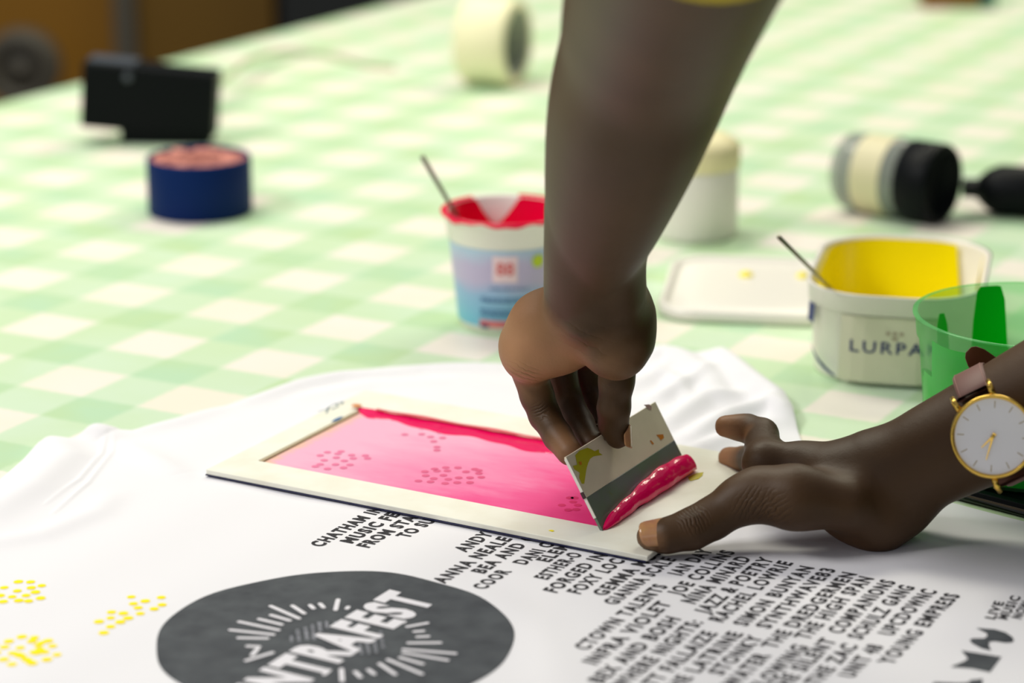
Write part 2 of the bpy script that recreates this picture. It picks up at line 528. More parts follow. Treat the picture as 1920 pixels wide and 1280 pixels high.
Z[:nrow] = shirt_h(X[:nrow], Y[:nrow])
for q, (oy, oz) in enumerate(((0.0012, 0.75), (0.0018, 0.5), (0.0016, 0.25), (0.0008, 0.12), (-0.001, 0.05))):
    X[nrow + q] = fx; Y[nrow + q] = fy + oy; Z[nrow + q] = np.maximum(Z[nrow - 1] * oz, 0.0005)
V = np.stack([X, Y, Z + T0], -1).reshape(-1, 3)
Fc = []
for r_ in range(nrow + 4):
    for c_ in range(ncol - 1):
        i = r_ * ncol + c_
        Fc.append((i, i + 1, i + ncol + 1, i + ncol))
shirt = obj('t_shirt', mesh(V.tolist(), Fc, 't_shirt'), 'shirt_jersey')
tag(shirt, 'white printed t-shirt spread flat on the gingham cloth in front', 't-shirt')

def on_shirt(pts2d, lift):
    a = np.array([(p[0], p[1]) for p in pts2d], float)
    h = shirt_h(a[:, 0], a[:, 1])
    return [(a[i, 0], a[i, 1], T0 + h[i] + lift) for i in range(len(a))]

def blobs_mesh(polys, lift):
    V = []; Fc = []
    for pl in polys:
        b = len(V); V += on_shirt(pl, lift); Fc.append(tuple(range(b, b + len(pl))))
    return mesh(V, Fc)

# lettering: (text, centre pixel of first letter, centre pixel of last letter)
LINES = [
    ("CHATHAM IN", (592, 1019.5), (680.6, 970), 1, 7), ("MUSIC FES", (648, 1012.5), (708.7, 981.6), 1, 5), ("FROM STA", (678, 1021), (730, 996), 1, 4), ("TO SUN", (753, 1003), (804, 975.5), 1, 5),
    ("ANDY V", (863, 1029), (911, 999), 0, 4), ("ANNA NEALE", (823, 1087), (945, 1008), 0), ("BEA AND C", (899, 1069), (970, 1019), 0, 7), ("COOR", (897, 1100), (945, 1070), 0),
    ("DANI O", (970, 1052), (1015, 1030), 0, 4), ("ELEM", (1018, 1048), (1043, 1033.6), 0, 3), ("ESTHER-O", (1014, 1082), (1062, 1050), 0, 6), ("FORGED IN", (1031, 1105), (1100, 1059), 0, 6),
    ("FOXY LOCK", (1074, 1107), (1147, 1059), 0, 7), ("GEMMA MOR", (1120, 1110), (1187, 1068), 0, 5), ("GIANNA SCALE", (1146, 1129), (1224, 1067), 0, 9), ("IAN DAY", (1266, 1074), (1322, 1031), 0),
    ("CTOWN TALENTS", (1086, 1212), (1240, 1100), 0), ("JOE COLLINS", (1265, 1112), (1362, 1034), 0), ("INFRA VIOLET", (1110, 1240), (1240, 1132), 0), ("NINA MINARD", (1292, 1127), (1392, 1045), 0),
    ("BEX AND BOSH", (1120, 1275), (1257, 1160), 0), ("WHERE NIGHTS:", (1160, 1284), (1300, 1165), 0), ("JAZZ & POETRY", (1316, 1145), (1435, 1046), 0), ("RACHEL LOWRIE", (1347, 1160), (1467, 1052), 0),
    ("MATT FALLAIZE", (1185, 1304), (1330, 1186), 0), ("SIMON BUNYAN", (1390, 1167), (1509, 1062), 0), ("THE LATRINE", (1250, 1297), (1375, 1187), 0), ("SYNTHWAVE83", (1432, 1172), (1550, 1067), 0),
    ("STONKY", (1340, 1257), (1417, 1195), 0), ("THE DREDGERMEN", (1447, 1210), (1585, 1075), 0), ("WATER", (1370, 1282), (1425, 1227), 0), ("THE HIGH SPAN", (1500, 1192), (1625, 1085), 0),
    ("FLOWING", (1420, 1286), (1497, 1212), 0), ("COMPANIONS", (1567, 1182), (1662, 1090), 0), ("THE SILENT", (1455, 1292), (1550, 1200), 0), ("SCHULZ GANG", (1602, 1192), (1700, 1100), 0),
    ("THE ZAC", (1522, 1276), (1592, 1210), 0), ("UPCDOWNC", (1660, 1185), (1742, 1107), 0), ("UNIT 48", (1585, 1262), (1642, 1212), 0), ("YOUNG EMPRESS", (1662, 1240), (1782, 1115), 0),
    ("LIVE", (1857, 1157), (1872, 1130), 0), ("MUSIC", (1880, 1157), (1903, 1119), 0), ("NOW", (1906, 1155), (1924, 1128), 0),
]
V = []; Fc = []
def add_line(txt, s, e, cap, bold, V, Fc, liftfn, ref=0, ang=None):
    tv, tf = text_geo(txt, bold, 1.22)
    a = np.array(tv)
    capl = a[:, 1].max() - max(a[:, 1].min(), 0)
    capl = max(capl, 0.6)
    xe = max(p[0] for p in text_geo(txt[:ref], bold, 1.22)[0]) if ref else a[:, 0].max()
    x0, x1 = a[:, 0].min() + .3 * capl, xe - (.05 if ref == 4 and txt[3] == 'I' else .3) * capl
    ws, we = Vector(P(*s, .002)[:2]), Vector(P(*e, .002)[:2])
    if ang is not None:                      # all lines of the print run parallel
        mid = (ws + we) / 2; dc = Vector((math.cos(R(ang)), math.sin(R(ang)))); hl = (we - ws).dot(dc) / 2
        ws = mid - dc * hl; we = mid + dc * hl
    dr = we - ws; sx = dr.length / max(x1 - x0, 1e-6); dr.normalize(); up = Vector((-dr.y, dr.x))
    pts = []
    for x, y in tv:
        q = ws + dr * ((x - x0) * sx) + up * ((y - capl / 2) / capl * cap)
        pts.append((q.x, q.y))
    b = len(V); V += liftfn(pts); Fc += [tuple(i + b for i in f) for f in tf]
for part_label, sel in (('bold black slogan lettering half under the frame', LINES[:4]), ('long block of black capital names', LINES[4:-3]), ('small black words at the right edge', LINES[-3:])):
    V = []; Fc = []
    for ln in sel:
        txt, s, e, bold = ln[:4]
        cap = 0.0084 if bold else 0.0085
        if txt in ('LIVE', 'MUSIC', 'NOW'): cap = 0.0052
        add_line(txt, s, e, cap, 0.044 if bold else 0.036, V, Fc, lambda p: on_shirt(p, 0.00022), ln[4] if len(ln) > 4 else 0, None if cap < .006 else 61.6)
    obj('printed_lettering', mesh(V, Fc), 'shirt_print_black', shirt, smooth=False)['label'] = part_label

# black emblem shapes beside the lettering
def pxpoly(pts): return [tuple(P(x, y, .002)[:2]) for x, y in pts]
c4 = lambda L_: [(1440 + .25 * x, 1080 + .25 * y) for x, y in L_]
em = [c4([(1560, 395), (1700, 400), (1780, 420), (1830, 450), (1845, 475), (1830, 490), (1780, 495), (1700, 485), (1660, 490), (1655, 515), (1672, 555), (1600, 540), (1530, 505), (1510, 480), (1540, 468), (1620, 468), (1645, 450), (1640, 430), (1600, 412)]),
      c4([(1450, 560), (1750, 600), (1665, 715), (1530, 690), (1370, 682), (1470, 640), (1500, 620)]),
      c4([(1520, 775), (1610, 765), (1600, 860), (1200, 860), (1245, 795), (1420, 800), (1500, 795)])]
V = []; Fc = []
for pl in em:
    b = len(V); V += on_shirt(pxpoly(pl), 0.00025); Fc.append(tuple(range(b, b + len(pl))))
obj('printed_emblem', mesh(V, Fc), 'shirt_print_grey', shirt, smooth=False)['label'] = 'dark grey printed letter shapes'

# round logo
LC = Vector((-0.09097, 1.21601)); LR = 0.0917
V = []; Fc = []
nr, na = 14, 120
V = [(LC.x, LC.y)]
for i in range(1, nr + 1):
    for k in range(na):
        a = 2 * math.pi * k / na
        rr = LR * i / nr * (1 + (0.006 * math.sin(5 * a + 1) + 0.004 * math.sin(11 * a)) * (i / nr))
        V.append((LC.x + rr * math.cos(a), LC.y + rr * math.sin(a)))
for k in range(na): Fc.append((0, 1 + k, 1 + (k + 1) % na))
for i in range(nr - 1):
    for k in range(na):
        k2 = (k + 1) % na
        Fc.append((1 + i * na + k, 1 + i * na + k2, 1 + (i + 1) * na + k2, 1 + (i + 1) * na + k)[::-1])
logo = obj('printed_roundel', mesh(on_shirt(V, 0.0002), Fc), 'shirt_print_grey', shirt)
logo['label'] = 'dark grey printed disc'
V = []; Fc = []
c5 = lambda x, y: (280 + .375 * x, 1040 + .375 * y)
add_line("INTRAFEST", (492, 1291), (762, 1121), (Vector(P(734, 1108)[:2]) - Vector(P(795, 1134)[:2])).length * 1.08, 0.052, V, Fc, lambda p: on_shirt(p, 0.0006))
o = obj('printed_title', mesh(V, Fc), 'shirt_print_pale', logo, smooth=False); o['label'] = 'pale festival title'
RAYS = [((600, 252), (755, 325)), ((600, 300), (710, 335)), ((540, 320), (670, 355)), ((440, 332), (655, 383)), ((395, 375), (630, 405)), ((435, 418), (600, 423)),
        ((710, 252), (780, 300)), ((800, 250), (825, 275)), ((850, 243), (875, 270)), ((945, 222), (930, 282)), ((998, 258), (984, 275)), ((480, 460), (560, 465)),
        ((510, 510), (545, 470)), ((475, 535), (625, 490)), ((1240, 345), (1285, 330)), ((1280, 360), (1400, 338)), ((1315, 385), (1380, 380)), ((1330, 412), (1405, 408)),
        ((1285, 443), (1465, 440)), ((1260, 475), (1540, 493)), ((1260, 492), (1500, 528)), ((1245, 515), (1375, 550)), ((1185, 525), (1370, 600)), ((1145, 545), (1235, 605)),
        ((1090, 575), (1130, 605)), ((1025, 585), (1060, 620)), ((960, 570), (965, 640)), ((905, 575), (870, 605))]
V = []; Fc = []
for a, b in RAYS:
    A_ = Vector(P(*c5(*a), .002)[:2]); B_ = Vector(P(*c5(*b), .002)[:2])
    d_ = (B_ - A_).normalized(); s_ = Vector((-d_.y, d_.x)) * 0.00125
    A2 = A_ + d_ * .0012; B2 = B_ - d_ * .0012; pl = []
    for c_, sg in ((B2, 1), (A2, -1)):
        for k in range(7):
            t = R(90 - 30 * k) if sg > 0 else R(270 - 30 * k)
            q = c_ + d_ * (0.00125 * math.cos(t)) + s_ * math.sin(t)
            pl.append((q.x, q.y))
    b0 = len(V); V += on_shirt(pl, 0.0006); Fc.append(tuple(range(b0, b0 + len(pl))))
obj('printed_sunburst', mesh(V, Fc), 'shirt_print_pale', logo, smooth=False)['label'] = 'pale rays around the title'
V = []; Fc = []
rnd = random.Random(3)
def tick_rows(cols):
    for (xa, ya, xb, yb, n) in cols:
        for k in range(n):
            t = (k + .5) / n
            c0 = Vector(P(*c5(xa + (xb - xa) * t, ya + (yb - ya) * t), .002)[:2])
            wx, wy = 0.0011 * rnd.uniform(.6, 1.1), 0.0009 * rnd.uniform(.6, 1)
            pl = [(c0.x + sx * wx, c0.y + sy * wy) for sx, sy in ((-1, -1), (1, -1), (1, 1), (-1, 1))]
            b0 = len(V); V.extend(on_shirt(pl, 0.0006)); Fc.append((b0, b0 + 1, b0 + 2, b0 + 3))
tick_rows([(710, 410, 712, 440, 4), (740, 375, 750, 440, 7), (780, 365, 790, 430, 8), (815, 350, 825, 430, 9), (850, 340, 855, 385, 6), (885, 335, 890, 370, 5), (930, 335, 935, 350, 2),
           (1010, 470, 1025, 505, 4), (1050, 445, 1062, 500, 6), (1085, 430, 1100, 500, 8), (1120, 400, 1135, 495, 10), (1155, 380, 1170, 470, 9), (985, 490, 990, 505, 2)])
obj('printed_flecks', mesh(V, Fc), 'shirt_print_dim', logo, smooth=False)['label'] = 'faint rows of tiny flecks'

# yellow dot clusters
DOTS = [(88, 795), (147, 797), (20, 823), (200, 815), (150, 825), (83, 840), (170, 846), (0, 862), (58, 868), (125, 862), (195, 874), (15, 891), (90, 886), (137, 888),
        (630, 866), (774, 869), (697, 887), (640, 900), (778, 905), (663, 920), (740, 925), (535, 941), (592, 947), (673, 948), (531, 969), (615, 970), (475, 987), (577, 989), (531, 1011), (498, 1040),
        (105, 1055), (165, 1060), (42, 1076), (230, 1077), (153, 1077), (22, 1103), (97, 1108), (185, 1095), (252, 1102), (190, 1115), (175, 1135), (60, 1134), (212, 1130), (273, 1144), (100, 1148),
        (125, 1165), (18, 1164), (225, 1167), (155, 1185), (57, 1189), (200, 1085), (165, 1130), (195, 1125), (140, 1175), (85, 1140), (-25, 845), (-30, 880), (-20, 1130), (-30, 1090)]
polys = []
for x, y in DOTS:
    c0 = P(.3906 * x, 780 + .3906 * y, .002); r0 = 0.0026 * rnd.uniform(.9, 1.08)
    polys.append([(c0.x + r0 * math.cos(2 * math.pi * k / 16), c0.y + r0 * math.sin(2 * math.pi * k / 16)) for k in range(16)])
for lab, test in (('yellow dots at the left edge', lambda x, y: y < 900 and x < 300), ('yellow dots in a slanting cluster', lambda x, y: x > 400), ('dense cluster of yellow dots at the bottom left', lambda x, y: y > 1040 and x < 400)):
    V = []; Fc = []
    for i_, (pl, (x, y)) in enumerate(zip(polys, DOTS)):
        if test(x, y):
            b = len(V); V += on_shirt(pl, 0.0002 + 0.00001 * (i_ % 7)); Fc.append(tuple(range(b, b + len(pl))))
    obj('printed_dots', mesh(V, Fc), 'shirt_print_yellow', shirt, smooth=False)['label'] = lab

# ------------------------------------------------------------------ printing frame
frame = empty('printing_frame', (fA.x, fA.y, T0), FANG)
tag(frame, 'off-white card screen printing frame with pink inked mesh lying on the t-shirt', 'printing frame')
FB, FT = 0.0027, 0.0062
BL, BR_, BN, BF = 0.0185, 0.0385, 0.0290, 0.035       # borders left, right, near, far
def ring_frame(z0, z1, gx0, gy0, gx1, gy1, ix0, iy0, ix1, iy1):
    o_ = [(gx0, gy0), (gx1, gy0), (gx1, gy1), (gx0, gy1)]; i_ = [(ix0, iy0), (ix1, iy0), (ix1, iy1), (ix0, iy1)]
    V = [(x, y, z1) for x, y in o_ + i_] + [(x, y, z0) for x, y in o_ + i_]
    Fc = []
    for k in range(4):
        k2 = (k + 1) % 4
        Fc += [(k, k2, 4 + k2, 4 + k), (8 + k, 12 + k, 12 + k2, 8 + k2), (k, 8 + k, 8 + k2, k2), (4 + k, 4 + k2, 12 + k2, 12 + k)]
    return V, Fc
V, Fc = ring_frame(FB + .0005, FT, 0, 0, FL, FWd, BL, BN, FL - BR_, FWd - BF)
me = mesh(V, Fc); bm = bmesh.new(); bm.from_mesh(me)
bmesh.ops.recalc_face_normals(bm, faces=bm.faces)
bmobj('border', bm, 'frame_card', frame, bev=0.0003, seg=1)
V, Fc = ring_frame(FB - .0002, FB + .0005, -.0003, -.0004, FL - .001, FWd, BL, BN, FL - BR_, FWd - BF)
me = mesh(V, Fc); bm = bmesh.new(); bm.from_mesh(me)
bmobj('underside_strip', bm, 'navy_strip', frame)['label'] = 'navy strip along the lower edge'  # thin navy strip under the border
# beige inner edge strip on the left
bm = box_bm(BL + .0012, BN + (FWd - BF - BN) * .5 - .002, FT - .0009, .0024, FWd - BF - BN - .006, .0014)
bmobj('inner_edge', bm, 'beige_edge', frame)['label'] = 'beige inner edge'
# inked mesh
m = mat('inked_mesh', srgb(250, 90, 160), rough=0.33, spec=0.45)
nb = NB(m)
sp = nb.n('ShaderNodeSeparateXYZ'); nb.put(sp.inputs[0], nb.pos())
ox, oy = sp.outputs[0], sp.outputs[1]
mp = nb.n('ShaderNodeMapping'); mp.inputs['Scale'].default_value = (1, 3.5, 1); nb.put(mp.inputs['Vector'], nb.pos())
n1 = nb.noise(14, 4, mp.outputs[0]); n2 = nb.noise(70, 4, mp.outputs[0], 0.6)
g = nb.math('ADD', nb.math('ADD', ox, nb.math('MULTIPLY', nb.math('SUBTRACT', n1, .5), .10)), nb.math('MULTIPLY', nb.math('SUBTRACT', n2, .5), .05))
g = nb.math('ADD', g, nb.math('MULTIPLY', nb.math('SUBTRACT', 0.08, oy), 0.5))
c = nb.mix(nb.ramp(g, 0.05, 0.20), srgb(248, 186, 212), srgb(248, 96, 160))
c = nb.mix(nb.ramp(g, 0.16, 0.27), c, srgb(240, 40, 126))
st = nb.ramp(nb.math('ADD', nb.math('SUBTRACT', ox, BL), nb.math('MULTIPLY', nb.math('SUBTRACT', n2, .5), .02)), 0.010, 0.002)
c = nb.mix(st, c, srgb(240, 196, 170))
nb.put(nb.bsdf.inputs['Base Color'], c)
MZ = FT - 0.0012
bm = box_bm((BL + FL - BR_) / 2, (BN + FWd - BF) / 2, MZ - .00025, FL - BL - BR_ + .001, FWd - BN - BF + .001, .0005)
screen = bmobj('mesh_screen', bm, 'inked_mesh', frame)
def to_frame(px, py, h=MZ):
    p = P(px, py, h); dd = Vector((p.x - fA.x, p.y - fA.y))
    return dd.dot(fE1), dd.dot(fE2)
c8 = lambda x, y: (540 + .302 * x, 740 + .302 * y)
MD = [(245, 357), (330, 352), (200, 377), (310, 366), (300, 390), (395, 375), (405, 395), (225, 407), (350, 410), (295, 433), (385, 435), (200, 432), (170, 445), (245, 460), (345, 453), (480, 378), (495, 395),
      (835, 208), (915, 215), (830, 245), (725, 247), (885, 262), (960, 268), (905, 290), (925, 325), (925, 345), (945, 235),
      (910, 460), (980, 452), (1055, 453), (1160, 462), (850, 477), (925, 473), (990, 472), (1105, 478), (1185, 488), (855, 502), (1200, 512), (965, 500), (905, 520), (1060, 515), (1130, 515), (995, 525), (810, 535), (885, 540), (1050, 545), (1130, 545), (975, 550), (1185, 470),
      (1700, 685), (1750, 640), (1770, 665), (1800, 685), (1740, 715), (1790, 712), (1780, 640)]
m = mat('mesh_dot', srgb(226, 70, 120), rough=0.35)
nb = NB(m)
sp = nb.n('ShaderNodeSeparateXYZ'); nb.put(sp.inputs[0], nb.pos())
nb.put(nb.bsdf.inputs['Base Color'], nb.mix(nb.ramp(sp.outputs[0], 0.05, 0.2), srgb(238, 128, 168), srgb(220, 36, 104)))
for sel in (MD[:17], MD[17:27], MD[27:49], MD[49:]):
    V = []; Fc = []
    for x, y in sel:
        a, b = to_frame(*c8(x, y)); r0 = 0.0024; b0 = len(V)
        V += [(a + r0 * math.cos(2 * math.pi * k / 16), b + r0 * math.sin(2 * math.pi * k / 16), MZ + .0001 + .00001 * (len(V) % 5)) for k in range(16)]
        Fc.append(tuple(range(b0, b0 + 16)))
    obj('dot_pattern', mesh(V, Fc), 'mesh_dot', screen, smooth=False)['label'] = 'darker pink dots showing in the mesh'
# ink ridge along the far edge of the opening
yF = FWd - BF; xs_ = np.linspace(BL - .001, FL - BR_ - .004, 150)
V = []; Fc = []; mi = []
prof_n = 9
for i, x in enumerate(xs_):
    u = (x - BL) / (FL - BL - BR_)
    wlow = 0.010 + 0.012 * u + 0.0022 * math.sin(x * 95) + 0.0012 * math.sin(x * 210 + 1)
    wlow *= min(1, .25 + (x - BL + .002) / .02)
    whi = 0.0022 + 0.0022 * max(0, math.sin(x * 62 + 2.2)) + 0.0007 * math.sin(x * 260)
    for k in range(prof_n):
        t = k / (prof_n - 1)
        y = yF - wlow + (wlow + whi) * t
        hh = 0.0010 * math.sin(math.pi * t) ** .6 * (.85 + .2 * math.sin(x * 90))
        top = FT + .0001 if y > yF else MZ + (FT - MZ) * max(0, 1 - (yF - y) / .003)
        V.append((x, y, top + (hh if 0 < k < prof_n - 1 else -.0001)))
for i in range(len(xs_) - 1):
    for k in range(prof_n - 1):
        a = i * prof_n + k
        Fc.append((a, a + prof_n, a + prof_n + 1, a + 1))
obj('ink_ridge', mesh(V, Fc), 'crimson_ink', frame)['label'] = 'thick crimson ink ridge along the far edge'
V = []; Fc = []
for i, x in enumerate(np.linspace(BL + .012, BL + .15, 60)):
    for k in range(4):
        V.append((x, yF - .0012 + .0036 * k / 3 * (1 + .25 * math.sin(x * 120)), FT + .0014 + .0001 * math.sin(k)))
for i in range(59):
    for k in range(3): Fc.append((i * 4 + k, i * 4 + k + 4, i * 4 + k + 5, i * 4 + k + 1))
obj('ink_skin', mesh(V, Fc), 'salmon_ink', frame)['label'] = 'dull salmon film on the ink ridge'
def smear(name, pts, material, parent, z, label=None):
    o = obj(name, mesh([(x, y, z) for x, y in pts], [tuple(range(len(pts)))]), material, parent, smooth=False)
    if label: o['label'] = label
    return o
def blob2(cx, cy, rx, ry, n=14, seed=0, rg=.25):
    rn = random.Random(seed)
    return [(cx + rx * math.cos(2 * math.pi * k / n) * (1 + rn.uniform(-rg, rg)), cy + ry * math.sin(2 * math.pi * k / n) * (1 + rn.uniform(-rg, rg))) for k in range(n)]
a, b = to_frame(1034, 995, FT); smear('yellow_speck', blob2(a, b, .0016, .0012, seed=2), 'yellow_paint', frame, FT + .0002)
a, b = to_frame(1305, 893, FT); smear('yellow_smear', blob2(a, b, .0035, .008, seed=4), 'yellow_smear', frame, FT + .0002)
a, b = to_frame(668, 765, FT); smear('yellow_smear', blob2(a, b, .0035, .003, seed=5), 'orange_smear', frame, FT + .0019)
a, b = to_frame(632, 786, FT); smear('blue_smear', blob2(a, b, .0015, .006, seed=6), 'blue_print', frame, FT + .0002)
# pencil marks on the far left of the border
V = []; Fc = []
for pl in ([(596, 772), (612, 768), (618, 764)], [(612, 775), (616, 764), (630, 757), (634, 762), (622, 768)], [(628, 758), (644, 753), (640, 758)]):
    pr = [to_frame(x, y, FT) for x, y in pl]
    for i in range(len(pr) - 1):
        A_ = Vector(pr[i]); B_ = Vector(pr[i + 1]); s_ = (B_ - A_).normalized(); s_ = Vector((-s_.y, s_.x)) * .0006
        b0 = len(V); V += [(*(A_ + s_), FT + .0002), (*(B_ + s_), FT + .0002), (*(B_ - s_), FT + .0002), (*(A_ - s_), FT + .0002)]; Fc.append((b0, b0 + 1, b0 + 2, b0 + 3))
obj('pencil_mark', mesh(V, Fc), 'pencil_grey', frame, smooth=False)['label'] = 'faint grey scribbled mark'

# ------------------------------------------------------------------ squeegee card
sqh = MZ + .0006
B0 = P(1131, 997, sqh)
E1 = Vector((fE2.x, fE2.y, 0)).normalized()                      # along the card
NH = Vector((-E1.y, E1.x, 0))                                    # leaning direction (left and away)
al = R(59.5)
UP = NH * math.cos(al) + Vector((0, 0, 1)) * math.sin(al)
NF = E1.cross(UP)                                                # facing side
if NF.dot(Vector((1, -1, 0))) < 0: NF = -NF
CW, CHT, CT = 0.116, 0.0475, 0.0016
sq = bpy.data.objects.new('squeegee', None); COL.objects.link(sq); sq.empty_display_size = .02
Mx = Matrix((E1, UP, NF)).transposed().to_4x4(); Mx.translation = B0
sq.matrix_world = Mx
tag(sq, 'cream card squeegee with a grey band held upright on the pink mesh', 'squeegee')
Minv = Mx.inverted()
bm = box_bm(CW / 2, .0215 + (CHT - .0215) / 2, -CT / 2, CW, CHT - .0215, CT)
bmobj('card', bm, 'card_cream', sq, bev=.0002, seg=1)
bm = box_bm(CW / 2, .0108, -CT / 2, CW, .0215, CT * 1.1)
bmobj('blade', bm, 'card_grey', sq, bev=.0002, seg=1)['label'] = 'olive grey blade band'
bm = box_bm(-.0001, CHT / 2 + .004, -CT / 2, .0006, CHT - .010, CT * 1.15)
bmobj('edge_strip', bm, 'card_edge', sq)['label'] = 'pale bare edge'
def on_card(px, py, off=0.0):
    """local card coordinates of the point of the card seen at a pixel"""
    c0 = Vector((0, 0, T0 + CH)); dv = (Q(px, py, 1) - c0)
    t = ((B0 + NF * off) - c0).dot(NF) / dv.dot(NF)
    return c0 + dv * t
def card_loc(px, py):
    p = Minv @ on_card(px, py); return p.x, p.y
c6 = lambda x, y: (1020 + .1875 * x, 740 + .1875 * y)
smear('yellow_smear', [card_loc(*c6(*p)) for p in [(310, 605), (350, 560), (430, 530), (470, 545), (505, 565), (545, 545), (550, 580), (585, 602), (520, 610), (490, 618), (460, 640), (440, 680), (425, 730), (415, 790), (400, 890), (375, 890), (350, 830), (355, 780), (300, 745), (285, 710), (330, 700)]], 'yellow_smear', sq, .0002, 'yellow paint smear')
smear('orange_smear', [card_loc(*c6(*p)) for p in [(1120, 400), (1190, 395), (1198, 430), (1165, 455), (1150, 430)]], 'orange_smear', sq, .0002)
smear('orange_smear', [card_loc(*c6(*p)) for p in [(1055, 458), (1070, 455), (1098, 490), (1085, 498)]], 'orange_smear', sq, .0002)
smear('rose_smear', [card_loc(*c6(*p)) for p in [(995, 100), (1050, 95), (1075, 120), (1070, 155), (1035, 140)]], 'rose_smear', sq, .0002)
smear('dark_speck', [card_loc(*c6(*p)) for p in [(828, 235), (842, 228), (850, 262), (838, 250)]], 'rose_smear', sq, .0002)
smear('dark_speck', [card_loc(*c6(*p)) for p in [(345, 672), (368, 668), (374, 700), (352, 705)]], 'orange_smear', sq, .0004)
bm = box_bm(-.0006, .0235, -CT / 2, .0005, .004, CT * 1.3); bmobj('dark_speck', bm, 'dark_smear', sq)
# thick crimson ink rolled along the blade
V = []; Fc = []; na, ns = 22, 90
rn = random.Random(5)
for i in range(ns):
    u = i / (ns - 1); x = .001 + u * (CW + .003)
    env = min(1, u / .12) ** .6 * min(1, (1 - u) / .045) ** .5
    rr = (.0023 + .0027 * u ** .8 + .0005 * math.sin(u * 9 + 2) + .00025 * math.sin(u * 31)) * env + .0003
    cy = .0012 + .0034 * math.sin(math.pi * u) ** .8 + .0028 * u
    for k in range(na):
        a = 2 * math.pi * k / na
        V.append((x, max(cy + rr * 1.5 * math.cos(a), .0002), rr * .62 + rr * .9 * math.sin(a) * (1 + .02 * math.sin(u * 17 + 2 * a))))
for i in range(ns - 1):
    for k in range(na):
        k2 = (k + 1) % na
        Fc.append((i * na + k, i * na + k2, (i + 1) * na + k2, (i + 1) * na + k))
Fc.append(tuple(range(na))); Fc.append(tuple(range((ns - 1) * na, ns * na)))
obj('ink_bead', mesh(V, Fc), 'crimson_ink', sq)['label'] = 'glossy crimson roll of ink'

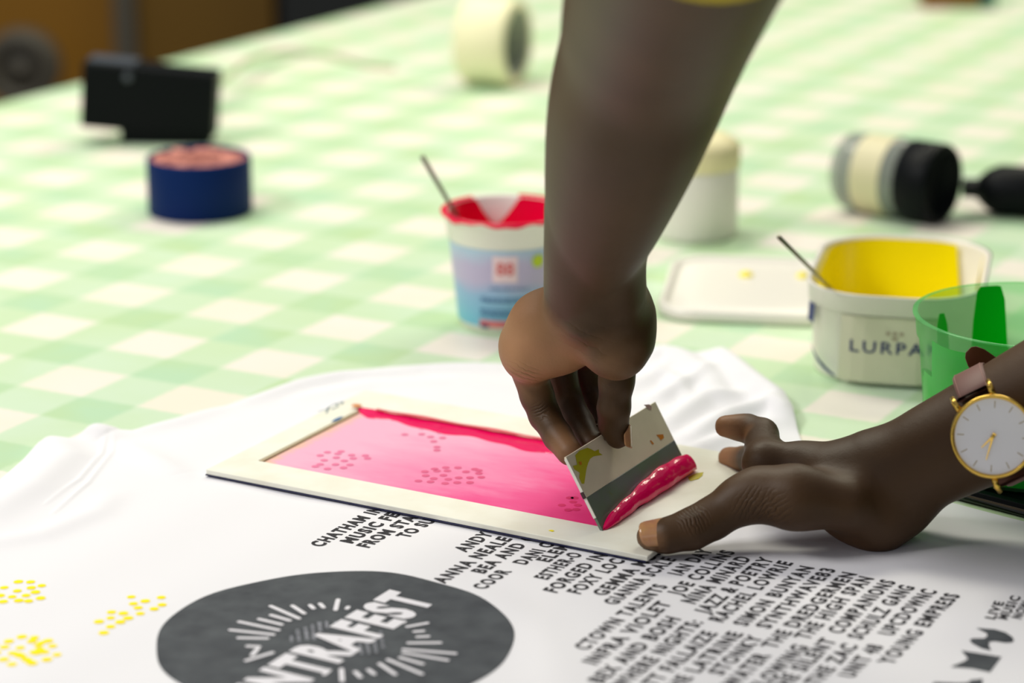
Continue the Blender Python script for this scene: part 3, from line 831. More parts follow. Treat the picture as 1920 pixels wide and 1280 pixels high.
# ------------------------------------------------------------------ signed distance body modelling
class Field:
    def __init__(s, lo, hi, h):
        s.lo = np.array(lo); s.h = h
        s.n = np.ceil((np.array(hi) - s.lo) / h).astype(int) + 1
        s.ax = [s.lo[i] + h * np.arange(s.n[i]) for i in range(3)]
        s.f = np.full(s.n, 0.03, np.float32)
    def copy(s):
        o = object.__new__(Field); o.__dict__ = dict(s.__dict__); o.f = np.full(s.n, 0.03, np.float32); return o
    def seg(s, p, q, rp, rq, k=0.004, sub=False):
        p = np.array(p); q = np.array(q); m = max(rp, rq) + 0.016
        i0 = np.maximum(np.floor((np.minimum(p, q) - m - s.lo) / s.h).astype(int), 0)
        i1 = np.minimum(np.ceil((np.maximum(p, q) + m - s.lo) / s.h).astype(int) + 1, s.n)
        if (i1 <= i0).any(): return
        X, Y, Z = np.meshgrid(*[s.ax[i][i0[i]:i1[i]].astype(np.float32) for i in range(3)], indexing='ij', sparse=True)
        ba = (q - p).astype(np.float32); l2 = max(float((ba ** 2).sum()), 1e-12)
        px, py, pz = X - np.float32(p[0]), Y - np.float32(p[1]), Z - np.float32(p[2])
        t = np.clip((px * ba[0] + py * ba[1] + pz * ba[2]) / l2, 0, 1)
        d = np.sqrt((px - t * ba[0]) ** 2 + (py - t * ba[1]) ** 2 + (pz - t * ba[2]) ** 2) - (rp + (rq - rp) * t)
        sl = tuple(slice(a, b) for a, b in zip(i0, i1))
        g = s.f[sl]
        if sub:
            h = np.maximum(k - np.abs(-d - g), 0) / k; s.f[sl] = np.maximum(g, -d) + h * h * k * .25
        else:
            h = np.maximum(k - np.abs(d - g), 0) / k; s.f[sl] = np.minimum(g, d) - h * h * k * .25
    def merge(s, o, k):
        h = np.maximum(k - np.abs(o.f - s.f), 0) / k; s.f = np.minimum(o.f, s.f) - h * h * k * .25
    def mesh(s):
        f = s.f; sg = f < 0
        c = sum(sg[a:f.shape[0] - 1 + a, b:f.shape[1] - 1 + b, d:f.shape[2] - 1 + d].astype(np.int8) for a in (0, 1) for b in (0, 1) for d in (0, 1))
        act = (c > 0) & (c < 8); I = np.argwhere(act)
        vid = np.full(act.shape, -1, np.int64); vid[act] = np.arange(len(I))
        acc = np.zeros((len(I), 3)); cnt = np.zeros(len(I))
        for axis in range(3):
            for u in (0, 1):
                for v in (0, 1):
                    o0 = [0, 0, 0]; oth = [a for a in range(3) if a != axis]
                    o0[oth[0]] = u; o0[oth[1]] = v; o1 = list(o0); o1[axis] = 1
                    a = f[I[:, 0] + o0[0], I[:, 1] + o0[1], I[:, 2] + o0[2]]; b = f[I[:, 0] + o1[0], I[:, 1] + o1[1], I[:, 2] + o1[2]]
                    mk = (a < 0) != (b < 0); t = np.where(mk, a / np.where(mk, a - b, 1), 0)
                    pt = np.tile(np.array(o0, float), (len(I), 1)); pt[:, axis] = t
                    acc[mk] += pt[mk]; cnt[mk] += 1
        V = s.lo + s.h * (I + acc / cnt[:, None])
        Q_ = []
        for axis in range(3):
            oth = [a for a in range(3) if a != axis]
            sl0 = [slice(1, -1)] * 3; sl0[axis] = slice(0, -1); sl1 = list(sl0); sl1[axis] = slice(1, None)
            a = sg[tuple(sl0)]; b = sg[tuple(sl1)]
            E = np.argwhere(a != b); fl = a[tuple(E.T)]
            E = E + 1; E[:, axis] -= 1
            u, v = oth
            def cell(du, dv):
                G = E.copy(); G[:, u] += du; G[:, v] += dv; return vid[tuple(G.T)]
            q = np.stack([cell(-1, -1), cell(0, -1), cell(0, 0), cell(-1, 0)], 1)
            if axis == 1: fl = ~fl
            q[~fl] = q[~fl][:, ::-1]
            Q_.append(q)
        Qd = np.concatenate(Q_)
        Qd = Qd[(Qd >= 0).all(1)]
        # smoothing (Taubin)
        e = np.concatenate([Qd[:, [0, 1]], Qd[:, [1, 2]], Qd[:, [2, 3]], Qd[:, [3, 0]]])
        deg = np.bincount(e[:, 0], minlength=len(V)) + np.bincount(e[:, 1], minlength=len(V))
        for it in range(6):
            for lam in (0.55, -0.57):
                A = np.zeros_like(V)
                for d_ in range(3):
                    A[:, d_] = np.bincount(e[:, 0], V[e[:, 1], d_], len(V)) + np.bincount(e[:, 1], V[e[:, 0], d_], len(V))
                V = V + lam * (A / deg[:, None] - V)
        return V, Qd

def rpx(r, d): return r * d / F          # pixel radius -> metres at depth d

RES = 0.0017
# ---- left arm: comes down from the top of the photograph and grips the card
def smooth_chain(pts, sub=14):
    P4 = [list(a) + [r] for a, r in pts]; out = []
    for i in range(len(P4) - 1):
        p0 = P4[max(i - 1, 0)]; p1 = P4[i]; p2 = P4[i + 1]; p3 = P4[min(i + 2, len(P4) - 1)]
        for k_ in range(sub):
            t = k_ / sub
            c = [0.5 * (2 * b + (c2 - a_) * t + (2 * a_ - 5 * b + 4 * c2 - d_) * t * t + (-a_ + 3 * b - 3 * c2 + d_) * t ** 3) for a_, b, c2, d_ in zip(p0, p1, p2, p3)]
            out.append((Vector(c[:3]), c[3]))
    out.append((Vector(P4[-1][:3]), P4[-1][3]))
    return out
def fing(fd, pts, k=0.003):
    """pts: list of (Vector, radius)"""
    for (a, ra), (b, rb) in zip(pts[:-1], pts[1:]): fd.seg(a, b, ra, rb, k)
lo = (-0.06, .92, T0 + .0); hi = (0.30, 1.56, T0 + 0.52)
palm = Field(lo, hi, RES)
def q(px, py, d, r): return (Q(px, py, d), rpx(r, d))
fore = [q(1104, 592, 1.434, 52), q(1114, 560, 1.430, 62), q(1115, 500, 1.415, 72), q(1135, 400, 1.375, 110), q(1163, 290, 1.33, 140), q(1190, 190, 1.29, 160), q(1222, 90, 1.25, 172), q(1248, 0, 1.20, 190), q(1320, -200, 1.08, 225), q(1420, -420, .98, 250)]
fa = palm.copy(); fing(fa, smooth_chain(fore), .001)
fing(fa, smooth_chain([q(1085, 552, 1.435, 62), q(1093, 470, 1.40, 70), q(1110, 380, 1.37, 84)], 8), .003)
fing(fa, smooth_chain([q(1147, 560, 1.435, 62), q(1145, 470, 1.405, 66), q(1160, 380, 1.37, 84)], 8), .003)
# carpus, heel of the hand and metacarpals
fing(palm, [q(1112, 575, 1.445, 70), q(1135, 615, 1.455, 72)], .015)
fing(palm, [q(1150, 575, 1.45, 68), q(1168, 600, 1.455, 54)], .012)
fing(palm, [q(1070, 578, 1.452, 58), q(1020, 610, 1.468, 58), q(988, 648, 1.478, 54)], .012)
fing(palm, [q(1100, 600, 1.455, 60), q(1050, 640, 1.475, 52), q(1000, 672, 1.485, 42)], .010)
fing(palm, [q(1130, 600, 1.465, 56), q(1080, 625, 1.495, 46), q(1052, 660, 1.515, 36)], .010)
fing(palm, [q(1150, 600, 1.475, 52), q(1120, 630, 1.515, 42), q(1095, 660, 1.535, 34)], .010)
fing(palm, [q(992, 672, 1.474, 40), q(1050, 652, 1.470, 36), q(1120, 622, 1.464, 38)], .008)
# thenar mass and thumb metacarpal
fing(palm, [q(1168, 585, 1.45, 54), q(1162, 640, 1.448, 55), q(1156, 660, 1.448, 50)], .010)
# thumb
def cpt(px, py, side, r, extra=0.0):
    """centre of a finger of radius r resting on the card at a pixel; side +1 front, -1 behind"""
    return (on_card(px, py, (r + extra) if side > 0 else -(r + CT + extra)), r)
th_tip = cpt(1158, 818, 1, .0068)
dth = (th_tip[0] - Vector((0, 0, T0 + CH))).length
def depth_of(p): 
    v = p - Vector((0, 0, T0 + CH)); return v.y * math.cos(TH) - v.z * math.sin(TH)
dth = depth_of(th_tip[0])
th_tip = (Q(1158, 818, dth), rpx(23, dth))
fgs = palm.copy()
tf = palm.copy()
fing(tf, [q(1160, 660, 1.470, 40), q(1156, 715, 1.472, 32), (Q(1151, 765, (1.472 + dth) / 2), rpx(30, 1.46)), (Q(1150, 795, dth - .001), rpx(27, 1.46)), th_tip], .004)
fgs.merge(tf, .0008)
# fingers behind the card
def behind(px, py, rp_):
    r_ = rpx(rp_, 1.5); p = on_card(px, py, -(r_ + CT))
    d_ = depth_of(p); return (Q(px, py, d_), rpx(rp_, d_))
dpk = depth_of(behind(1066, 846, 26)[0])
pk = palm.copy(); fing(pk, [q(988, 680, 1.490, 36), q(1007, 742, 1.494, 31), q(1021, 778, 1.495, 29), (Q(1046, 818, (1.494 + dpk) / 2), rpx(27, 1.49)), behind(1068, 848, 25)], .003); fgs.merge(pk, .0008)
d2 = depth_of(behind(1105, 826, 25)[0])
rg = palm.copy(); fing(rg, [q(1045, 672, 1.515, 34), q(1060, 745, 1.52, 30), (Q(1086, 795, (1.52 + d2) / 2 + .002), rpx(28, 1.5)), behind(1108, 832, 24)], .003); fgs.merge(rg, .0008)
d3 = depth_of(behind(1140, 806, 25)[0])
md = palm.copy(); fing(md, [q(1088, 668, 1.535, 34), q(1106, 735, 1.54, 30), (Q(1128, 785, (1.54 + d3) / 2 + .002), rpx(28, 1.5)), behind(1142, 815, 24)], .003); fgs.merge(md, .0008)
d4 = depth_of(behind(1165, 790, 24)[0])
ix = palm.copy(); fing(ix, [q(1128, 660, 1.553, 34), q(1140, 725, 1.556, 28), (Q(1150, 770, (1.556 + d4) / 2), rpx(26, 1.5)), behind(1156, 800, 23)], .003); fgs.merge(ix, .0008)
palm.merge(fa, .007); palm.merge(fgs, .0035)
VL, QL = palm.mesh()

# ---- right arm: comes in from the right, thumb holding the frame corner down
lo = (0.05, 1.28, T0 + .0); hi = (0.50, 1.53, T0 + 0.20)
rp = Field(lo, hi, RES)
def hq(px, py, h, r):
    p = P(px, py, h); return (p, rpx(r, depth_of(p)))
fing(rp, smooth_chain([q(1590, 922, 1.450, 72), q(1655, 908, 1.447, 88), q(1740, 858, 1.437, 93), q(1845, 806, 1.428, 102), q(1990, 735, 1.41, 118), q(2200, 640, 1.38, 138), q(2400, 560, 1.36, 150)]), .001)
fing(rp, [q(1560, 895, 1.452, 52), q(1620, 885, 1.45, 62)], .02)
# heel of the hand
fing(rp, [hq(1600, 968, .016, 44), hq(1645, 978, .0155, 48), q(1690, 950, 1.44, 50)], .014)
# metacarpals
fing(rp, [q(1585, 893, 1.452, 52), q(1505, 876, 1.462, 42), hq(1437, 868, .038, 38)], .010)
fing(rp, [q(1585, 900, 1.46, 50), q(1510, 874, 1.478, 38), hq(1448, 868, .030, 35)], .010)
fing(rp, [q(1585, 905, 1.47, 50), q(1520, 874, 1.495, 36), hq(1466, 868, .024, 32)], .010)
fing(rp, [q(1590, 912, 1.475, 48), q(1530, 880, 1.50, 35), hq(1485, 870, .018, 30)], .010)
# thumb metacarpal
fing(rp, [hq(1585, 945, .030, 50), hq(1490, 932, .034, 54), hq(1420, 926, .034, 48)], .012)
fg = rp.copy()
t_ = rp.copy(); fing(t_, [hq(1425, 926, .034, 47), hq(1385, 940, .030, 42), hq(1335, 972, .021, 37), hq(1295, 992, .0165, 36), hq(1250, 1004, .0138, 30), hq(1217, 1006, .0125, 24)], .006); fg.merge(t_, .0008)
t_ = rp.copy(); fing(t_, [hq(1432, 868, .038, 39), q(1428, 815, 1.507, 31), q(1402, 803, 1.514, 26), q(1384, 801, 1.516, 23), q(1361, 799, 1.518, 21)], .003); fg.merge(t_, .0008)
t_ = rp.copy(); fing(t_, [hq(1448, 868, .030, 34), hq(1425, 862, .020, 28), hq(1395, 861, .0115, 24), hq(1367, 858, .0085, 21)], .003); fg.merge(t_, .0008)
t_ = rp.copy(); fing(t_, [hq(1466, 868, .024, 31), hq(1450, 862, .017, 27), hq(1425, 862, .009, 21)], .003); fg.merge(t_, .0008)
t_ = rp.copy(); fing(t_, [hq(1485, 870, .018, 28), hq(1472, 866, .013, 24), hq(1450, 866, .009, 19)], .003); fg.merge(t_, .0008)
rp.merge(fg, .007)
VR, QR = rp.mesh()

Vb = np.concatenate([VL, VR]); Qb = np.concatenate([QL, QR + len(VL)])
me = bpy.data.meshes.new('person')
me.vertices.add(len(Vb)); me.vertices.foreach_set('co', Vb.astype(np.float32).ravel())
me.loops.add(len(Qb) * 4); me.loops.foreach_set('vertex_index', Qb.astype(np.int32).ravel())
me.polygons.add(len(Qb)); me.polygons.foreach_set('loop_start', np.arange(0, len(Qb) * 4, 4, dtype=np.int32))
me.update(calc_edges=True); me.validate()
# paler skin of the palms and finger pads
tone = np.zeros(len(Vb))
def palec(p, r, v):
    global tone
    d_ = np.sqrt(((Vb - np.array(p)) ** 2).sum(1)); tone = np.maximum(tone, v * np.clip(1.25 - d_ / r, 0, 1))
palec(Q(985, 660, 1.46), .034, .95); palec(Q(1050, 650, 1.46), .030, .8); palec(Q(1145, 690, 1.43), .020, .3); palec(Q(1140, 740, 1.445), .016, .35)
palec(Q(1155, 800, 1.455), .014, .4); palec(Q(1060, 840, 1.47), .014, .45); palec(Q(1348, 797, 1.510), .015, 1); palec(Q(1350, 862, 1.555), .016, 1)
palec(Q(1385, 810, 1.50), .009, .5); palec(hq(1600, 1000, .005, 1)[0], .020, .45); palec(Q(1205, 1022, 1.41), .012, .5)
palec(Q(1030, 590, 1.45), .022, .35)
at = me.attributes.new('tone', 'FLOAT', 'POINT'); at.data.foreach_set('value', tone.astype(np.float32))
m = mat('skin', srgb(96, 62, 38), rough=0.52, spec=0.3, sss=0.0)
nb = NB(m)
an = nb.n('ShaderNodeAttribute'); an.attribute_name = 'tone'
mo = nb.mix(nb.ramp(nb.noise(20, 2), 0.2, 0.8), srgb(68, 47, 25), srgb(79, 55, 32))
c = nb.mix(an.outputs['Fac'], mo, srgb(176, 128, 90))
nb.put(nb.bsdf.inputs['Base Color'], c)
# fine skin relief plus knuckle creases
def crease(p0, ax, freq, rad, amp):
    dd = nb.vmath('SUBTRACT', nb.pos(), tuple(p0))
    dist = nb.vmath('LENGTH', dd, out=1)
    t = nb.vmath('DOT_PRODUCT', dd, tuple(Vector(ax).normalized()), out=1)
    wob = nb.math('MULTIPLY', nb.math('SUBTRACT', nb.noise(180, 2), .5), .004)
    s_ = nb.math('POWER', nb.math('ABSOLUTE', nb.math('SINE', nb.math('MULTIPLY', nb.math('ADD', t, wob), freq))), 0.5)
    fo = nb.ramp(dist, rad, rad * .3)
    return nb.math('MULTIPLY', nb.math('MULTIPLY', nb.math('SUBTRACT', s_, 1), fo), amp)
hts = [nb.math('MULTIPLY', nb.noise(900, 3, None, .6), 0.10), nb.math('MULTIPLY', nb.noise(260, 2), .12)]
thx = (hq(1425, 926, .034, 1)[0] - hq(1490, 932, .034, 1)[0])
hts.append(crease(Q(1300, 968, 1.412), (P(1295, 992, .0165) - P(1335, 972, .021)), 1500, .011, 1.0))
hts.append(crease(Q(1415, 958, 1.405), thx + Vector((0.0, 0, .01)), 1250, .016, .9))
hts.append(crease(Q(1445, 965, 1.405), thx + Vector((0.004, 0, .02)), 1000, .016, .7))
hts.append(crease(Q(985, 695, 1.47), Vector((.35, 0, 1)), 1050, .013, 1.0))
hts.append(crease(Q(1012, 772, 1.485), Vector((.5, 0, -1)), 1700, .007, .8))
hts.append(crease(Q(1045, 822, 1.48), Vector((.6, 0, -1)), 1900, .006, .8))
hts.append(crease(Q(1150, 770, 1.45), Vector((.1, 0, -1)), 1300, .008, .5))
hts.append(crease(Q(1090, 640, 1.43), Vector((.5, 0, 1)), 420, .020, .7))
hts.append(crease(Q(1438, 830, 1.49), Vector((.4, .3, 1)), 1500, .012, .5))
hsum = hts[0]
for x in hts[1:]: hsum = nb.math('ADD', hsum, x)
nb.bump(hsum, 0.9, 0.0009)
person = obj('person', me, 'skin')
tag(person, 'person reaching in with both hands, one gripping the card squeegee, one holding the frame', 'person')

# fingernails
def nail(base, tip, dorsal, r0, r1, width_deg, label=None, edge_col=None, ext=0.0):
    base = Vector(base); tip = Vector(tip); ax = (tip - base).normalized(); d_ = Vector(dorsal); d_ = (d_ - ax * d_.dot(ax)).normalized(); s_ = ax.cross(d_)
    n, m_ = 14, 12; V = []; Fc = []; L_ = (tip - base).length
    for i in range(n + 1):
        u = i / n
        wsc = (1 - (1 - min(1, u / .35)) ** 2 * .45) * (1 - max(0, (u - .8) / .2) ** 2 * .28)
        r_ = r0 + (r1 - r0) * u
        for k in range(m_ + 1):
            ph = R(width_deg) * (2 * k / m_ - 1) * wsc
            V.append(base + ax * (L_ * (u + (1 - u) * .22 * (2 * k / m_ - 1) ** 2) + .0006 * (1 - (2 * k / m_ - 1) ** 2) * u * 2) + d_ * (r_ * math.cos(ph)) + s_ * (r_ * math.sin(ph)))
    for i in range(n):
        for k in range(m_):
            a = i * (m_ + 1) + k; Fc.append((a, a + 1, a + m_ + 2, a + m_ + 1))
    o = obj('fingernail', mesh(V, Fc), 'nail', person)
    md_ = o.modifiers.new('thick', 'SOLIDIFY'); md_.thickness = .0005; md_.offset = 1
    if label: o['label'] = label
    return o
m = MATS['nail']; nb = NB(m)
nb.put(nb.bsdf.inputs['Base Color'], nb.mix(nb.ramp(nb.noise(120, 2), .35, .7), srgb(178, 124, 92), srgb(196, 148, 92)))
a = hq(1270, 1001, .0144, 1)[0]; b = hq(1203, 1008, .0122, 1)[0]
vdir = (Vector((0, 0, T0 + CH)) - a).normalized()
nail(a, b, vdir * 1.0 + Vector((-.10, 0, .55)), .0100, .0083, 58, 'long thumbnail with a yellow tip')
nail(Q(1157, 797, dth - .001), Q(1161, 838, dth - .001), Vector((1, -.30, .15)), .0077, .0070, 48, 'thumbnail seen side on')
pe = behind(1108, 832, 24)

# yellow sleeve at the top edge
sl = [q(1322, -215, 1.07, 240), q(1345, -260, 1.05, 252), q(1400, -370, 1.0, 262), q(1490, -560, .94, 285)]
rings = []
pts_ = [s[0] for s in sl]; rads = [s[1] for s in sl]
rings = tube_rings(pts_, rads, 40)
sleeve = loft('sleeve', rings, 'yellow_cloth', person); sleeve['label'] = 'yellow short sleeve hem'
sd = sleeve.modifiers.new('thick', 'SOLIDIFY'); sd.thickness = .002

# ------------------------------------------------------------------ wristwatch
wc_d = 1.428
wcen = Q(1862, 818, 1.3815)
armdir = (Q(1990, 735, 1.41) - Q(1740, 858, 1.437)).normalized()
view = (Vector((0, 0, T0 + CH)) - wcen).normalized()
armc = Q(1864, 797, 1.4265)
wn = view * 1.0 + Vector((0.02, 0, 0.02)); wn = (wn - armdir * wn.dot(armdir) * .6).normalized()
w12 = wn.cross(armdir).normalized()                     # towards 12 (up-left)
if w12.z < 0: w12 = -w12
w3 = w12.cross(wn).normalized()
watch = bpy.data.objects.new('wristwatch', None); COL.objects.link(watch); watch.empty_display_size = .02
Mw = Matrix((w3, w12, wn)).transposed().to_4x4(); Mw.translation = wcen; watch.matrix_world = Mw
tag(watch, 'gold wristwatch with white dial and mauve brown strap on the right wrist', 'watch')
RC = 0.0228
lathe('case', [(0, -.007), (RC * .86, -.007), (RC * .97, -.0045), (RC, -.002), (RC, .0005), (RC * .975, .0016), (RC * .93, .0018), (RC * .905, .0006), (RC * .90, -.0002)], 'gold', watch, 72)
lathe('dial', [(0, 0), (RC * .91, 0)], 'dial_white', watch, 64)
V = []; Fc = []
for k in range(12):
    a = R(30 * k); rr0, rr1 = (.0155, .0192)
    for r_, sg in ((rr0, 1), (rr0, -1), (rr1, -1), (rr1, 1)):
        V.append((r_ * math.sin(a) + sg * .00022 * math.cos(a), r_ * math.cos(a) - sg * .00022 * math.sin(a), .0002))
    Fc.append((4 * k, 4 * k + 1, 4 * k + 2, 4 * k + 3))
obj('hour_marks', mesh(V, Fc), 'watch_marks', watch, smooth=False)
def hand(name, px, py, wd, z, tail=.002):
    p = Mw.inverted() @ Q(px, py, depth_of(wcen)); v = Vector((p.x, p.y)); L_ = v.length; v.normalize(); s_ = Vector((-v.y, v.x))
    V = []
    for zz in (z, z + .0003):
        V += [(*(s_ * wd - v * tail), zz), (*(-s_ * wd - v * tail), zz), (*(v * L_ - s_ * wd * .35), zz), (*(v * L_ + s_ * wd * .35), zz)]
    obj(name, mesh(V, [(0, 1, 2, 3), (4, 7, 6, 5), (0, 4, 5, 1), (1, 5, 6, 2), (2, 6, 7, 3), (3, 7, 4, 0)]), 'gold', watch, smooth=False)
hand('hour_hand', 1840, 839, .0007, .0005); hand('minute_hand', 1849, 862, .0006, .0009)
lathe('pinion', [(0, .0016), (.0011, .0016), (.0011, .0004)], 'gold', watch, 20)
for sy in (1, -1):
    for sx in (1, -1):
        p0 = Vector((sx * .0098, sy * RC * .86, -.002)); p1 = Vector((sx * .0107, sy * RC * 1.10, -.0028)); p2 = Vector((sx * .0107, sy * RC * 1.24, -.0058))
        tube('lug', [p0, p1, p2], [.0019, .0017, .0013], 'gold', watch, 10)
tube('crown', [(RC * .98, 0, -.002), (RC * 1.1, 0, -.002)], .0022, 'gold', watch, 14)
# strap: a band around the wrist from lug to lug
la = Mw.inverted() @ armc; la.x = 0
radw = rpx(107, 1.427) + .0010
V = []; Fc = []
a0 = math.atan2(RC * 1.2 - la.y, -.005 - la.z); a1 = math.atan2(-RC * 1.2 - la.y, -.005 - la.z)
path = []
path.append(Vector((0, RC * 1.10, -.0045)))
angs = np.linspace(a0 + .12, 2 * math.pi + a1 - .12, 60)
for a in angs: path.append(Vector((0, la.y + radw * math.sin(a), la.z + radw * math.cos(a))))
path.append(Vector((0, -RC * 1.10, -.0045)))
HWs = .0094
for i, p in enumerate(path):
    t = (path[min(i + 1, len(path) - 1)] - path[max(i - 1, 0)]).normalized(); nn = Vector((0, -t.z, t.y))
    if nn.dot(p - Vector((0, la.y, la.z))) < 0: nn = -nn
    for sx, oz in ((-1, 0), (-1, .0010), (-.8, .0018), (.8, .0018), (1, .0010), (1, 0)):
        V.append(p + Vector((sx * HWs, 0, 0)) + nn * oz)
n6 = 6
for i in range(len(path) - 1):
    for k in range(n6):
        k2 = (k + 1) % n6; Fc.append((i * n6 + k, i * n6 + k2, (i + 1) * n6 + k2, (i + 1) * n6 + k))
strap = obj('strap', mesh(V, Fc), 'strap_leather', watch)
V = []; Fc = []; q0 = 0
for sx in (-.82, .82):
    for i, p in enumerate(path[:16]):
        t = (path[i + 1] - path[max(i - 1, 0)]).normalized(); nn = Vector((0, -t.z, t.y))
        if nn.dot(p - Vector((0, la.y, la.z))) < 0: nn = -nn
        for w_ in (-.00018, .00018): V.append(p + Vector((sx * HWs + w_, 0, 0)) + nn * .0020)
    for i in range(15):
        b = q0 + i * 2; Fc.append((b, b + 1, b + 3, b + 2))
    q0 = len(V)
obj('stitching', mesh(V, Fc), 'stitch', strap)
# free end of the strap standing off behind the wrist
tp0 = Q(1875, 712, 1.455); tp1 = Q(1845, 685, 1.452); tp2 = Q(1820, 660, 1.447)
Mi = Mw.inverted()
V = []; Fc = []
ts = [(tp0, .0085), (tp1, .0078), (tp1.lerp(tp2, .6), .0066), (tp2, .0046), (tp2 + (tp2 - tp1) * .18, .0022)]
wdir = Vector((.75, -.1, -.55)).normalized()
wdir = ((tp2 - tp0).normalized().cross(view)).normalized()
for p, hw in ts:
    for sx, oz in ((-1, -.0008), (-1, .0008), (1, .0008), (1, -.0008)):
        V.append(Mi @ (p + wdir * (sx * hw) + view * oz * 1.5))
for i in range(len(ts) - 1):
    for k in range(4): Fc.append((i * 4 + k, i * 4 + (k + 1) % 4, i * 4 + 4 + (k + 1) % 4, i * 4 + 4 + k))
Fc.append((16, 17, 18, 19)); Fc.append((0, 3, 2, 1))
o = obj('strap_tail', mesh(V, Fc), 'strap_brown', watch); o['label'] = 'loose brown end of the strap'
bv = o.modifiers.new('b', 'BEVEL'); bv.width = .0006; bv.segments = 2

# ------------------------------------------------------------------ glossy slab at the right
p0 = P(1700, 914, .0); p1 = P(1920, 972, .0)
dv = (p1 - p0).normalized(); angS = math.atan2(dv.y, dv.x)
slab = empty('tray', p0, angS)
tag(slab, 'glossy black tray beneath the green pot at the right edge', 'tray')
bm = box_bm(.13, .087, .0035, .30, .175, .0050); bmobj('base', bm, 'glossy_black', slab, bev=.0008)
V, Fc = ring_frame(.001, .0085, -.02, 0, .28, .175, -.014, .006, .274, .169)
me = mesh(V, Fc); bm = bmesh.new(); bm.from_mesh(me); bmesh.ops.recalc_face_normals(bm, faces=bm.faces)
bmobj('rim', bm, 'black_plastic', slab, bev=.0006)
bm = box_bm(.13, -.0003, .0050, .298, .0006, .0012); bmobj('edge_line', bm, 'brown_line', slab)['label'] = 'thin brown line'

# ------------------------------------------------------------------ paint pots
def paint_shell(name, rfun, z0, z1, level, material, parent, n=96, m_=24, inset=.0007, floor_z=None):
    """paint coating the inside of a round pot up to level(theta)"""
    V = []; Fc = []
    for i in range(m_ + 1):
        for k in range(n):
            a = 2 * math.pi * k / n; zt = min(level(a), z1); z = z0 + (zt - z0) * i / m_; r_ = rfun(z) - inset
            V.append((r_ * math.cos(a), r_ * math.sin(a), z))
    for i in range(m_):
        for k in range(n):
            k2 = (k + 1) % n; Fc.append((i * n + k, (i + 1) * n + k, (i + 1) * n + k2, i * n + k2))
    if floor_z is not None:
        b = len(V); r_ = rfun(floor_z) - inset
        for k in range(n): V.append((r_ * math.cos(2 * math.pi * k / n), r_ * math.sin(2 * math.pi * k / n), floor_z))
        Fc.append(tuple(range(b, b + n)))
    return obj(name, mesh(V, Fc), material, parent)

# pink pot
pc = P(950, 602, 0); PH = .0850; rt, rb_ = .0440, .0350
pot = empty('yogurt_pot', pc)
tag(pot, 'yogurt pot of crimson paint with a blue and lilac label, left of the forearm', 'pot')
rf = lambda z: rb_ + (rt - rb_) * z / PH
lathe('body', [(0, .0012), (rb_ * .9, .0012), (rb_ * .97, 0), (rb_, .002), (rf(.064), .064), (rf(.066) + .0012, .066), (rt + .0012, PH - .003), (rt + .0035, PH - .0015), (rt + .0038, PH - .0005), (rt + .003, PH), (rt - .0005, PH - .001), (rf(.06) - .001, .06), (rb_ - .001, .003), (0, .003)], 'white_plastic', pot, 72)
lathe('label', [(rf(.005) + .0003, .005), (rf(.064) + .0004, .064)], 'pot_label', pot, 72)['label'] = 'pale blue and lilac printed label'
def angdist(a, b): return abs((a - b + math.pi) % (2 * math.pi) - math.pi)
def lvl_pink(a):
    d1 = angdist(a, R(100)); z = PH + .001
    if d1 < .42: z -= .022 * (1 - (d1 / .42) ** 1.6)
    return z + .001 * math.sin(9 * a) * (1 if d1 < .5 else 0)
paint_shell('paint', rf, .02, PH - .0012, lvl_pink, 'pink_paint', pot, floor_z=.022, inset=.0022)['label'] = 'crimson paint'
# stained rim
V = []; Fc = []; cnt = 0
for k in range(96):
    a = 2 * math.pi * k / 96
    for r_, z in ((rt - .0006, PH - .0008), (rt + .0030, PH + .0003), (rt + .0041, PH - .0006), (rt + .0037, PH - .0026 - .001 * math.sin(7 * a) - .0006 * math.sin(17 * a))): V.append((r_ * math.cos(a), r_ * math.sin(a), z))
for k in range(96):
    a = math.degrees(2 * math.pi * k / 96)
    if 78 < a < 122: continue
    k2 = (k + 1) % 96
    for j in range(3): Fc.append((k * 4 + j, k * 4 + j + 1, k2 * 4 + j + 1, k2 * 4 + j))
obj('rim_stain', mesh(V, Fc), 'pink_paint', pot)['label'] = 'crimson stained rim'
def wrap(parent, name, pts2, z_ang0, rfun, lift, material, label=None):
    """pts2: polygons of (arc metres, z) wrapped on the pot; z_ang0 the angle of arc 0"""
    V = []; Fc = []
    for pl in pts2:
        b = len(V)
        for s_, z in pl:
            r_ = rfun(z) + lift; a = z_ang0 + s_ / rfun(z); V.append((r_ * math.cos(a), r_ * math.sin(a), z))
        Fc.append(tuple(range(b, b + len(pl))))
    o = obj(name, mesh(V, Fc), material, parent, smooth=False)
    if label: o['label'] = label
def rectgrid(x0, x1, z0, z1, n=6): return [[(x0 + (x1 - x0) * i / n, z0), (x0 + (x1 - x0) * (i + 1) / n, z0), (x0 + (x1 - x0) * (i + 1) / n, z1), (x0 + (x1 - x0) * i / n, z1)] for i in range(n)]
A0 = R(-90)
wrap(pot, 'label_square', rectgrid(-.010, .008, .040, .060), A0, rf, .0007, 'pink_print', 'pale pink square')
tv, tfc = text_geo('88', .03); tv = [(x * .013 - .0075, y * .013 + .046) for x, y in tv]
V = []
for s_, z in tv: V.append(((rf(z) + .0010) * math.cos(A0 + s_ / rf(z)), (rf(z) + .0010) * math.sin(A0 + s_ / rf(z)), z))
obj('label_emblem', mesh(V, tfc), 'red_print', pot, smooth=False)
wrap(pot, 'label_dot', [[(.0235 + .005 * math.cos(2 * math.pi * k / 20), .055 + .005 * math.sin(2 * math.pi * k / 20)) for k in range(20)]], A0, rf, .0009, 'lime_print', 'lime green dot')
rows = []
rn = random.Random(8)
